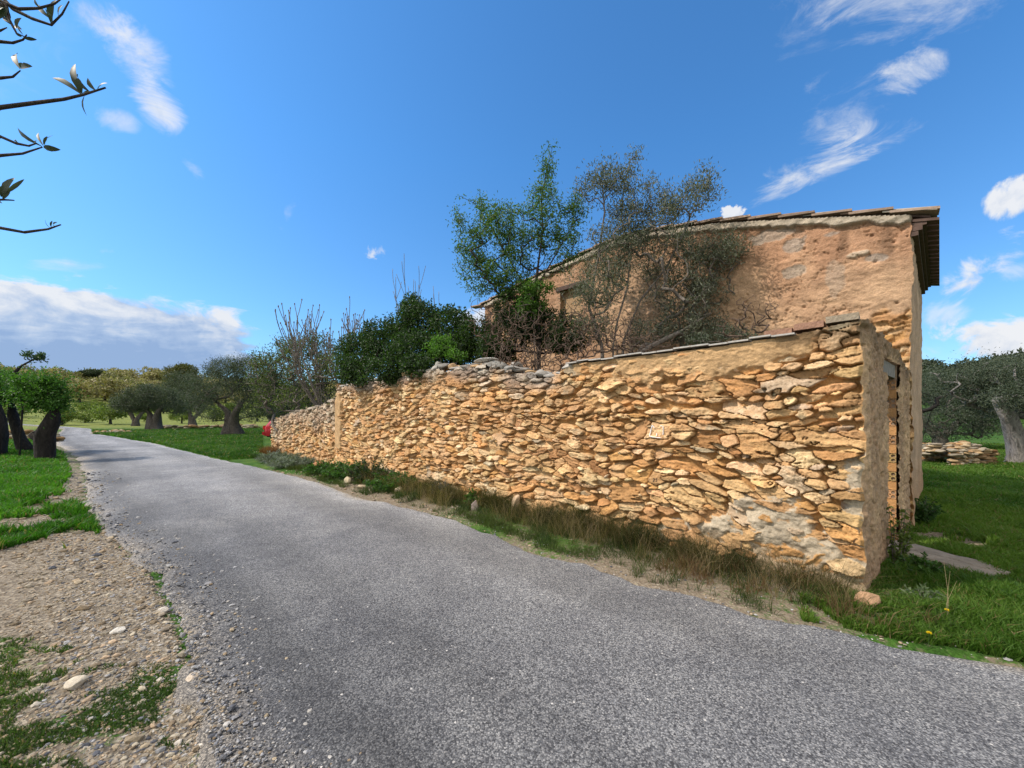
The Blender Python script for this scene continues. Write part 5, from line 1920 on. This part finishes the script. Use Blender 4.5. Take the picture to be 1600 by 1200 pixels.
k = ~inside(ROADPOLY, x, y) & ~keep_out(x, y) & (dist_line(RR, x, y) < .22 + .2 * rng.random(len(x)))
x, y, r = x[k], y[k], r[k]
gravel('gravel', 'crumbs of stone and earth along the right lip of the road', x, y, (.004 + .001 * r) * np.exp(rng.normal(0, .4, len(x))), rng, EARTHY + GREYS[1:4])


# single stones one can point at
def stone(name, label, x, y, size, col, seed, zoff=.0, sub=3, group=None, rot=None):
    rng = R(seed)
    z = float(ground_z(np.array([x]), np.array([y]))[0])
    g = Geo()
    rock(g, (x, y, z + size[2] * .45 + zoff), size, sub, col, rng, rot)
    o = g.make(name, M_STONE, None, True)
    tag(o, label, 'stone', group)


stone('boulder', 'ochre boulder propping the foot of the wall corner', 2.90, 3.13, (.10, .07, .085), (.47, .29, .17), 601)
x, y = wp(4.75, .42)
stone('loose_stone', 'upright pinkish-grey stone in the dry verge grass', x, y, (.07, .06, .12), (.38, .31, .28), 602, group='loose stones on the verge')
x, y = wp(8.9, .75)
stone('loose_stone', 'pale round stone lying in the leafy weeds', x, y, (.15, .12, .11), (.5, .42, .28), 603, group='loose stones on the verge')
x, y = wp(8.0, .85)
stone('loose_stone', 'flat buff stone on the verge nearer the asphalt', x, y, (.13, .10, .07), (.5, .40, .27), 604, group='loose stones on the verge')
x, y = wp(7.0, .55)
stone('loose_stone', 'cream stone at the edge of the last broad weed', x, y, (.11, .09, .10), (.6, .5, .36), 605, group='loose stones on the verge')
x, y = wp(11.9, .45)
stone('loose_stone', 'terracotta coloured round lump beside the grey shrub', x, y, (.16, .14, .15), (.5, .25, .13), 606, .02, group='loose stones on the verge')
x, y = wp(4.15, .1)
stone('loose_stone', 'tall pale stone leaning on the wall foot', x, y, (.13, .09, .22), (.55, .40, .26), 607, group='loose stones on the verge')
for i, (px, py, sz) in enumerate([(255, 955, .045), (185, 690 + 300, .05), (300, 1062, .05), (120, 1085, .06), (405, 1168, .03)]):
    gx, gy = G(px, py)
    stone('cobble', ['pale cobble on the gravel nearest the dark tar edge', 'whitish cobble alone on the tan lay-by', 'buff cobble among grey chippings by the road edge', 'big flat cream cobble near the bottom left weeds', 'light grey chip of stone lying on the dark asphalt'][i], float(gx), float(gy), (sz, sz * .8, sz * .5), [(.5, .46, .4), (.55, .52, .46), (.5, .42, .33), (.52, .46, .36), (.45, .45, .44)][i], 620 + i, group='cobbles on the near left')


def doorstep():
    rng = R(88)
    root = empty('doorstep_slab', (4.62, 4.18, 0), 'cracked grey stone slab sunk in grass outside the doorway', 'step')
    c0 = np.array([4.62, 4.18])
    n, m = 60, 26
    u, v = np.meshgrid(np.linspace(-1, 1, n), np.linspace(-1, 1, m), indexing='ij')
    ax = np.array([.16, -.72])
    ay = np.array([.62, .12])
    lx = u * (.66 + .09 * n2(u, v, 2.5, 3, 1.))
    ly = v * (.36 + .10 * n2(u, v, 2.2, 3, 2.))
    x = c0[0] + lx * ax[0] + ly * ay[0]
    y = c0[1] + lx * ax[1] + ly * ay[1]
    edge = np.minimum(1 - np.abs(u), 1 - np.abs(v))
    z = .115 * sst(0, .07, edge) + .012 * n2(x, y, 6, 3, 3.) - .02 * np.exp(-((v + .15 - .4 * u + .2 * n2(u, v, 3, 2, 4.)) / .03) ** 2) - .02
    z = z - .03 * sst(.2, 1, u)
    q = np.arange(n * m).reshape(n, m)
    f = np.stack([q[:-1, :-1], q[1:, :-1], q[1:, 1:], q[:-1, 1:]], -1).reshape(-1, 4)
    c = np.array([.29, .25, .20]) * (1 + .35 * n2(x, y, 5, 4, 5.)[..., None])
    build('slab', np.stack([x, y, z], -1), [f], M_STONE, root, c.reshape(-1, 3), True)


doorstep()


# ------------------------------------------------------------------ red car parked beyond the lower wall
def car():
    Yc = 25.2
    xr = (411 - CX) / F * Yc                                   # its tail, seen past the wall end
    z0 = float(terrain(xr + 1, Yc))
    root = empty('parked_car', (xr + 1.9, Yc + .9, z0), 'red hatchback parked on grass, only its tail showing past the wall', 'car')
    M_PAINT, nt, b = new_mat('red_paint')
    b.inputs['Base Color'].default_value = (.42, .018, .03, 1)
    b.inputs['Roughness'].default_value = .3
    b.inputs['Coat Weight'].default_value = .6
    M_GLASS, nt, b = new_mat('car_glass')
    b.inputs['Base Color'].default_value = (.03, .035, .045, 1)
    b.inputs['Roughness'].default_value = .06
    b.inputs['Specular IOR Level'].default_value = .7
    M_TYRE = mat_plain('tyre', (.02, .02, .02), .9, .1)
    M_LAMP, nt, b = new_mat('tail_lamp')
    b.inputs['Base Color'].default_value = (.5, .03, .02, 1)
    b.inputs['Roughness'].default_value = .15
    # side profile, x from tail, z up
    top = [(0, .48), (-.02, .70), (.04, .95), (.20, 1.18), (.42, 1.42), (.95, 1.47), (1.7, 1.45), (2.15, 1.30), (2.65, .98), (3.3, .90), (3.72, .76), (3.82, .50)]
    n = 60
    tx = np.array(top)
    dd = np.concatenate([[0], np.cumsum(np.hypot(*np.diff(tx, axis=0).T))])
    t = np.linspace(0, dd[-1], n)
    px_, pz_ = np.interp(t, dd, tx[:, 0]), np.interp(t, dd, tx[:, 1])
    m = 17
    V = []
    for a, zt in zip(px_, pz_):
        for k in range(m):
            u = -1 + 2 * k / (m - 1)
            half = .84 - .14 * sst(.85, 1.45, zt) * 1.0
            yy = half * math.copysign(1 - (1 - abs(u)) ** 1.0, u)
            round_ = .07 * abs(u) ** 6
            V.append((a + .10 * abs(u) ** 4 * (1 if a < 1.9 else -1), yy, zt - round_))
    q = np.arange(n * m).reshape(n, m)
    f = [np.stack([q[:-1, :-1], q[:-1, 1:], q[1:, 1:], q[1:, :-1]], -1).reshape(-1, 4)]
    V = np.array(V)
    # sides down to the sill
    base = V.copy()
    org = np.array([xr, Yc, z0])
    side = []
    sf = []
    for sgn, col_ in ((-1, 0), (1, m - 1)):
        edge = V[q[:, col_]]
        b0 = len(V) + sum(len(s_) for s_ in side)
        rows = []
        for kk, zz in enumerate((.75, .25)):
            e2 = edge.copy()
            e2[:, 2] = np.minimum(edge[:, 2] - .01 * (kk + 1), zz if kk else np.minimum(edge[:, 2], .86))
            e2[:, 1] = sgn * (.86 if kk == 0 else .80)
            rows.append(e2)
        side += rows
        r0 = q[:, col_]
        r1 = np.arange(b0, b0 + n)
        r2 = np.arange(b0 + n, b0 + 2 * n)
        for A, B in ((r0, r1), (r1, r2)):
            sf.append(np.stack([A[:-1], A[1:], B[1:], B[:-1]], -1))
    V = np.concatenate([V] + side)
    build('body', V + org + (0, .85, 0), f + sf, M_PAINT, root, None, True)
    Yo = Yc + .85
    # glass set just proud of the shell
    g = Geo()
    for pts in ([(.10, 1.02), (.24, 1.20), (.40, 1.37)],):
        for (a, za), (b2, zb) in zip(pts[:-1], pts[1:]):
            g.add([(xr + a - .035, Yo - .56, z0 + za), (xr + a - .035, Yo + .56, z0 + za), (xr + b2 - .035, Yo + .52, z0 + zb), (xr + b2 - .035, Yo - .52, z0 + zb)], [[[0, 1, 2, 3]]])
    g.make('rear_window', M_GLASS, root)
    for sgn in (-1, 1):
        g = Geo()
        for (a0, a1, b0_, b1_) in ((.42, 1.08, .55, 1.08), (1.16, 2.02, 1.16, 1.86), (2.06, 2.5, 1.92, 2.0)):
            yy = Yo + sgn * .868
            yt = Yo + sgn * .745
            g.add([(xr + a0, yy, z0 + .93), (xr + a1, yy, z0 + .93), (xr + b1_, yt, z0 + 1.34), (xr + b0_, yt, z0 + 1.34)], [[[0, 1, 2, 3]]])
        g.make('side_window', M_GLASS, root)
        g = Geo()
        g.box((xr + .05, Yo + sgn * .72, z0 + .80), (.06, 0, 0), (0, .13, 0), (0, 0, .13))
        g.make('tail_light', M_LAMP, root)
        for wx in (.68, 3.1):
            g = Geo()
            an = np.linspace(0, 2 * math.pi, 29)
            c_ = np.array([xr + wx, Yo + sgn * .76, z0 + .30])
            ring = np.stack([np.cos(an) * .235, np.zeros(29), np.sin(an) * .235], -1) + c_
            g.tube(ring, .07, 8, None, False)
            w_ = g.make('wheel', M_TYRE, root, True)
            g = Geo()
            g.tube([c_ + (0, -.05, 0), c_ + (0, .05, 0)], [.2, .2], 20)
            g.make('rim', mat_plain('alloy', (.4, .4, .42), .35, .05, 20, .8), w_)
    g = Geo()
    g.box((xr - .01, Yo, z0 + .42), (.09, 0, 0), (0, .78, 0), (0, 0, .10))
    g.make('bumper', M_PAINT, root)
    g = Geo()
    g.box((xr + 1.9, Yo, z0 + .3), (1.75, 0, 0), (0, .7, 0), (0, 0, .12))
    g.make('underbody', M_TYRE, root)


car()


# ------------------------------------------------------------------ the olive whose twigs reach in at the top left
def near_olive():
    rng = R(900)
    base = np.array([-3.3, .55, 0])
    root = empty('olive_tree', base, 'overhanging olive whose dark leafy twigs enter the sky at upper left', 'tree')
    g = Geo()
    tr = [base + (0, 0, -.1), base + (.05, 0, .5), base + (-.05, .05, 1.1), base + (.15, .05, 1.7), base + (.45, .1, 2.3)]
    g.tube(np.array(tr), [.34, .24, .2, .17, .1], 16, None, True, .35, 3)
    limb = np.array([tr[3], base + (.55, .15, 2.05), base + (1.0, .22, 2.3), base + (1.5, .30, 2.45)])
    g.tube(limb, [.1, .07, .05, .03], 10, None, True, .2, 5)
    limb2 = np.array([tr[3], base + (.6, .2, 1.9), base + (1.2, .3, 1.95), base + (1.6, .34, 2.05)])
    g.tube(limb2, [.09, .06, .04, .02], 10, None, True, .2, 6)
    g.make('trunk', M_BARK, root, True)
    Yt = .9
    TW = [
        # polyline, radius, leaves (x0,y0,x1,y1,width)
        ([(0, 168), (60, 160), (100, 155), (130, 148), (165, 137)], .0024, [(128, 148, 82, 122, 8), (126, 146, 118, 100, 9), (128, 146, 122, 122, 8), (140, 143, 122, 116, 9), (132, 150, 136, 181, 8), (150, 142, 137, 122, 7), (152, 142, 168, 130, 6), (128, 146, 145, 146, 6)]),
        ([(0, 243), (35, 240), (66, 230)], .0020, [(68, 230, 95, 234, 7), (66, 229, 28, 199, 6), (68, 228, 62, 207, 4), (70, 228, 83, 212, 4), (68, 226, 74, 213, 3)]),
        ([(0, 213), (25, 224), (45, 228), (57, 224)], .0018, [(30, 225, 24, 219, 2), (55, 226, 58, 220, 2)]),
        ([(-14, 330), (-2, 312), (6, 312), (22, 313)], .0018, [(5, 311, 23, 278, 9), (2, 308, 6, 290, 6), (8, 303, 38, 280, 4), (4, 312, 16, 298, 4), (-4, 300, 4, 318, 5)]),
        ([(0, 356), (38, 363), (75, 358), (95, 351)], .0020, [(78, 356, 71, 343, 2.5), (80, 355, 82, 345, 2.5), (86, 354, 90, 347, 2.5)]),
        ([(0, 122), (20, 120), (32, 110)], .0017, [(32, 108, 28, 84, 8), (33, 108, 51, 104, 7), (32, 106, 34, 98, 4)]),
        ([(-20, -12), (5, 4), (30, 14), (60, 13), (85, 6), (96, -2)], .0019, [(62, 12, 54, -4, 6), (70, 12, 80, 24, 6)]),
        ([(-10, -20), (20, 14), (50, 29), (80, 39), (97, 22), (108, 2)], .0018, [(80, 37, 84, 4, 8), (82, 34, 88, 0, 6), (80, 30, 60, 8, 6), (92, 28, 98, 8, 5)]),
        ([(0, 65), (20, 67), (36, 62), (42, 54)], .0017, [(38, 60, 58, 62, 4), (34, 58, 24, 52, 4), (36, 54, 28, 32, 7), (34, 46, 22, 42, 6)]),
        ([(10, 8), (14, 30), (26, 52), (40, 58)], .0014, [(12, 12, -2, 30, 9), (12, 14, 14, 32, 9), (8, 12, -8, 20, 9), (20, 40, 8, 26, 7), (26, 44, 34, 28, 6)]),
        ([(0, 48), (11, 43)], .0014, []),
    ]
    tg, lg = Geo(), Geo()
    for ti, (pl, r_, lv) in enumerate(TW):
        dy = .05 * math.sin(ti * 1.9)
        pts = [W(x, y, Yt + dy) for x, y in pl]
        # run back to the limb outside the view
        a = pts[0]
        src = limb[3] if a[2] > 2.35 else limb2[3]
        back = [src, src * .45 + a * .55 + np.array([-.05, 0, .03])]
        tg.tube(np.array(back + pts), np.linspace(.006, r_ * .7, len(pts) + 2), 6, None, True, .15, ti)
        for (x0, y0, x1, y1, w) in lv:
            p0, p1 = W(x0, y0, Yt + dy), W(x1, y1, Yt + dy + rng.normal(0, .012))
            d = p1 - p0
            L = np.linalg.norm(d)
            d /= L
            sd = np.cross(d, (0, 1, 0)) * .85 + np.array([0, 1, 0]) * rng.normal(0, .5)
            sd = sd - d * (sd @ d)
            sd /= np.linalg.norm(sd)
            nn = np.cross(d, sd)
            w_ = w * 1.25 / F * Yt
            us = [0, .15, .35, .6, .8, .93, 1]
            ws = [.12, .45, .85, 1, .72, .35, .03]
            v = []
            for u, k in zip(us, ws):
                c_ = p0 + d * L * u + nn * L * .10 * math.sin(u * 3.1)
                v += [c_ - sd * w_ * k / 2 + nn * w_ * .12 * k, c_, c_ + sd * w_ * k / 2 + nn * w_ * .12 * k]
            q = []
            for i in range(len(us) - 1):
                for j in (0, 1):
                    q.append([i * 3 + j, i * 3 + j + 1, i * 3 + j + 4, i * 3 + j + 3])
            cc = np.array([.035, .05, .03]) if rng.random() < .6 else np.array([.06, .075, .055])
            lg.add(v, [q], cc)
    tg.make('branch', mat_bark('young_bark', (.05, .04, .035), (.13, .11, .1), 60), root, True)
    lg.make('leaves', M_OLIVE, root, True)


near_olive()

# ------------------------------------------------------------------ sun, sky and clouds, camera
SUN_AZ, SUN_EL = math.atan2(-1.0, -.06), math.radians(45)
to_sun = Vector((math.sin(SUN_AZ) * math.cos(SUN_EL), math.cos(SUN_AZ) * math.cos(SUN_EL), math.sin(SUN_EL)))
sl = bpy.data.lights.new('sun', 'SUN')
sl.energy = 3.5
sl.angle = math.radians(.5)
sl.color = (1.0, .885, .76)
so = bpy.data.objects.new('sun', sl)
so.rotation_euler = to_sun.to_track_quat('Z', 'Y').to_euler()
so.location = (-20, 3, 30)
COL.objects.link(so)

world = bpy.data.worlds.new('World')
scene.world = world
world.use_nodes = True
nt = world.node_tree
bg = nt.nodes['Background']
sky = nd(nt, 'ShaderNodeTexSky', sky_type='NISHITA')
sky.sun_disc = False
sky.sun_elevation = SUN_EL
sky.sun_rotation = SUN_AZ
sky.air_density = 1.0
sky.dust_density = .6
sky.ozone_density = 1.6
SKY_STRENGTH = .115
LUM = 1 / SKY_STRENGTH / 2 ** .5
bg.inputs['Strength'].default_value = SKY_STRENGTH
tc = nd(nt, 'ShaderNodeTexCoord')
DIRV = tc.outputs['Generated']
sz = nd(nt, 'ShaderNodeSeparateXYZ')
nt.links.new(DIRV, sz.inputs[0])
skyc = mixc(nt, sky.outputs[0], ramp(nt, [(.0, (.66, .86, 1.06)), (.22, (.55, .94, 1.24)), (.55, (.48, 1.02, 1.42))], sz.outputs['Z']), 1.0, 'MULTIPLY')


def math_node(op, a, b=None, c=None, clamp=False):
    n = nd(nt, 'ShaderNodeMath', operation=op)
    n.use_clamp = clamp
    for i, v in enumerate((a, b, c)):
        if v is None: continue
        if isinstance(v, (int, float)):
            n.inputs[i].default_value = v
        else:
            nt.links.new(v, n.inputs[i])
    return n.outputs[0]


def vdot(v):
    n = nd(nt, 'ShaderNodeVectorMath', operation='DOT_PRODUCT')
    nt.links.new(DIRV, n.inputs[0])
    n.inputs[1].default_value = tuple(float(q) for q in v)
    return n.outputs['Value']


def cdir(px, py):
    v = np.array([(px - CX) / F, 1, (HY - py) / F])
    return v / np.linalg.norm(v)


def cloud(px, py, a, b, rot, k, amp, op, noise, soft=1.0):
    """a cloud patch fixed in the sky: centre, half sizes, tilt"""
    c = cdir(px, py)
    r = math.radians(rot)
    e1 = (cdir(px + a * math.cos(r), py - a * math.sin(r)) - cdir(px - a * math.cos(r), py + a * math.sin(r))) / 2
    e2 = (cdir(px + b * math.sin(r), py + b * math.cos(r)) - cdir(px - b * math.sin(r), py - b * math.cos(r))) / 2
    M = np.stack([e1, e2], 1)
    Rm = np.linalg.pinv(M)
    u = math_node('SUBTRACT', vdot(Rm[0]), float(Rm[0] @ c))
    v = math_node('SUBTRACT', vdot(Rm[1]), float(Rm[1] @ c))
    r2 = math_node('ADD', math_node('MULTIPLY', u, u), math_node('MULTIPLY', v, v))
    m = math_node('MAXIMUM', math_node('SUBTRACT', 1.0, r2), -1.5)
    thr = math_node('SUBTRACT', .575, math_node('MULTIPLY', m, amp))
    d = math_node('DIVIDE', math_node('SUBTRACT', noise, thr), k, clamp=True)
    d = math_node('MULTIPLY', math_node('MULTIPLY', d, d), math_node('SUBTRACT', 3.0, math_node('MULTIPLY', d, 2.0)))
    front = math_node('GREATER_THAN', vdot(c), .2)
    d = math_node('MULTIPLY', d, front)
    return math_node('MULTIPLY', d, op), u, v


def stretch(rx, ry, rz, sx, sy, sz):
    m = nd(nt, 'ShaderNodeMapping')
    m.inputs['Rotation'].default_value = (rx, ry, rz)
    m.inputs['Scale'].default_value = (sx, sy, sz)
    nt.links.new(DIRV, m.inputs[0])
    return m.outputs[0]


N_PUFF = noise_node(nt, 15, 10, .60, DIRV, .5)
N_FINE = noise_node(nt, 34, 8, .62, DIRV, .4)
N_WISP = noise_node(nt, 13, 10, .66, stretch(0, math.radians(28), 0, .45, 1, 1.7), .7)
N_WISPL = noise_node(nt, 12, 10, .64, stretch(0, math.radians(-60), 0, .5, 1, 1.5), .8)
N_BANK = noise_node(nt, 9, 10, .6, stretch(0, 0, 0, .8, .8, 2.4), .5)
# centre px, half sizes, tilt, edge softness, spread, opacity, noise
CL = [
    (222, 95, 115, 54, -58, .36, .30, .82, N_WISPL), (250, 160, 72, 38, -50, .32, .30, .85, N_WISPL), (175, 30, 70, 40, -20, .34, .22, .55, N_WISPL), (182, 186, 46, 20, -20, .30, .22, .55, N_WISPL), (302, 260, 46, 14, -60, .34, .22, .4, N_WISPL), (40, 80, 120, 70, 20, .5, .18, .3, N_WISPL),
    (1405, 12, 210, 66, 5, .42, .28, .72, N_WISP), (1290, 30, 110, 50, 30, .5, .24, .4, N_WISP), (1415, 118, 80, 34, 25, .36, .25, .7, N_WISP), (1330, 180, 120, 74, 40, .44, .22, .62, N_WISP), (1265, 262, 130, 34, 26, .36, .30, .85, N_WISP), (1360, 210, 110, 34, 18, .42, .26, .7, N_WISP),
    (1582, 310, 60, 36, 15, .14, .26, .97, N_PUFF), (1535, 412, 105, 36, 32, .20, .30, .9, N_PUFF), (1580, 425, 60, 20, 10, .24, .22, .6, N_PUFF), (1485, 492, 56, 30, 0, .24, .22, .6, N_PUFF), (1560, 526, 115, 46, 0, .14, .30, 1.0, N_PUFF), (1490, 550, 100, 18, 0, .3, .2, .6, N_PUFF),
    (1140, 334, 30, 14, 15, .12, .24, .95, N_FINE), (587, 394, 26, 13, 5, .2, .22, .75, N_FINE), (95, 414, 80, 12, 0, .34, .22, .55, N_BANK), (165, 391, 22, 7, 0, .3, .22, .35, N_FINE), (745, 500, 46, 24, 0, .2, .24, .85, N_PUFF), (700, 505, 130, 16, 0, .4, .2, .5, N_BANK), (600, 560, 170, 30, 0, .4, .2, .4, N_BANK), (450, 335, 30, 10, 70, .4, .2, .2, N_FINE),
]
# unseen white cloud added overhead and behind the camera for neutral fill light
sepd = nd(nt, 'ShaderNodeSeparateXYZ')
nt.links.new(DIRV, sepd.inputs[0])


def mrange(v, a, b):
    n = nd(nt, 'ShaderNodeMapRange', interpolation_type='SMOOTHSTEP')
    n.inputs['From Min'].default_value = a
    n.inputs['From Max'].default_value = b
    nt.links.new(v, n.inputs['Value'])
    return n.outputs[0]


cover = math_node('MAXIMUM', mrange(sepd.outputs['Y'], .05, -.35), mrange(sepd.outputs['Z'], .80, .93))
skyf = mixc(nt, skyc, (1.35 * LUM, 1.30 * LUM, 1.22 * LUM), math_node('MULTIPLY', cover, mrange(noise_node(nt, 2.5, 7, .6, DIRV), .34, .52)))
shade = math_node('ADD', math_node('MULTIPLY', N_FINE, .8), math_node('MULTIPLY', N_PUFF, .7))
for (px, py, a, b, rot, k, amp, op, no) in CL:
    d, u, v = cloud(px, py, a, b, rot, k, amp, op, no)
    lit = math_node('SUBTRACT', shade, math_node('MULTIPLY', v, .22 if no in (N_PUFF, N_FINE) else .0))
    cc = ramp(nt, [(.42, (.56 * LUM, .65 * LUM, .80 * LUM)), (.80, (.86 * LUM, .88 * LUM, .92 * LUM))], lit)
    skyf = mixc(nt, skyf, cc, d)
# the long bank over the left horizon: bright billowing rims above, blue-grey belly
d, u, v = cloud(110, 530, 400, 98, -3, .16, .55, .96, N_BANK)
lum = math_node('ADD', math_node('ADD', math_node('MULTIPLY', v, -.75), .12), math_node('MULTIPLY', math_node('SUBTRACT', math_node('ADD', N_BANK, math_node('MULTIPLY', N_FINE, .35)), .675), 2.0))
bank = ramp(nt, [(.0, (.30 * LUM, .43 * LUM, .68 * LUM)), (.30, (.44 * LUM, .56 * LUM, .77 * LUM)), (.75, (.84 * LUM, .86 * LUM, .90 * LUM))], lum)
skyf = mixc(nt, skyf, bank, d)
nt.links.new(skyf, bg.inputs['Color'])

cam = bpy.data.cameras.new('camera')
cam.sensor_width = 36
cam.lens = 36 * F / 1600
cam.shift_y = (HY - 600) / 1600
cam.clip_start = .05
cam.clip_end = 3000
co = bpy.data.objects.new('camera', cam)
co.location = (0, 0, EYE)
co.rotation_euler = (math.radians(90), 0, 0)
COL.objects.link(co)
scene.camera = co
scene.view_settings.view_transform = 'Standard'
scene.view_settings.look = 'None'
scene.view_settings.gamma = 1
scene.view_settings.exposure = .5
scene.cycles.max_bounces = 5
scene.cycles.use_adaptive_sampling = True
scene.cycles.adaptive_threshold = 0.015
scene.cycles.transparent_max_bounces = 8
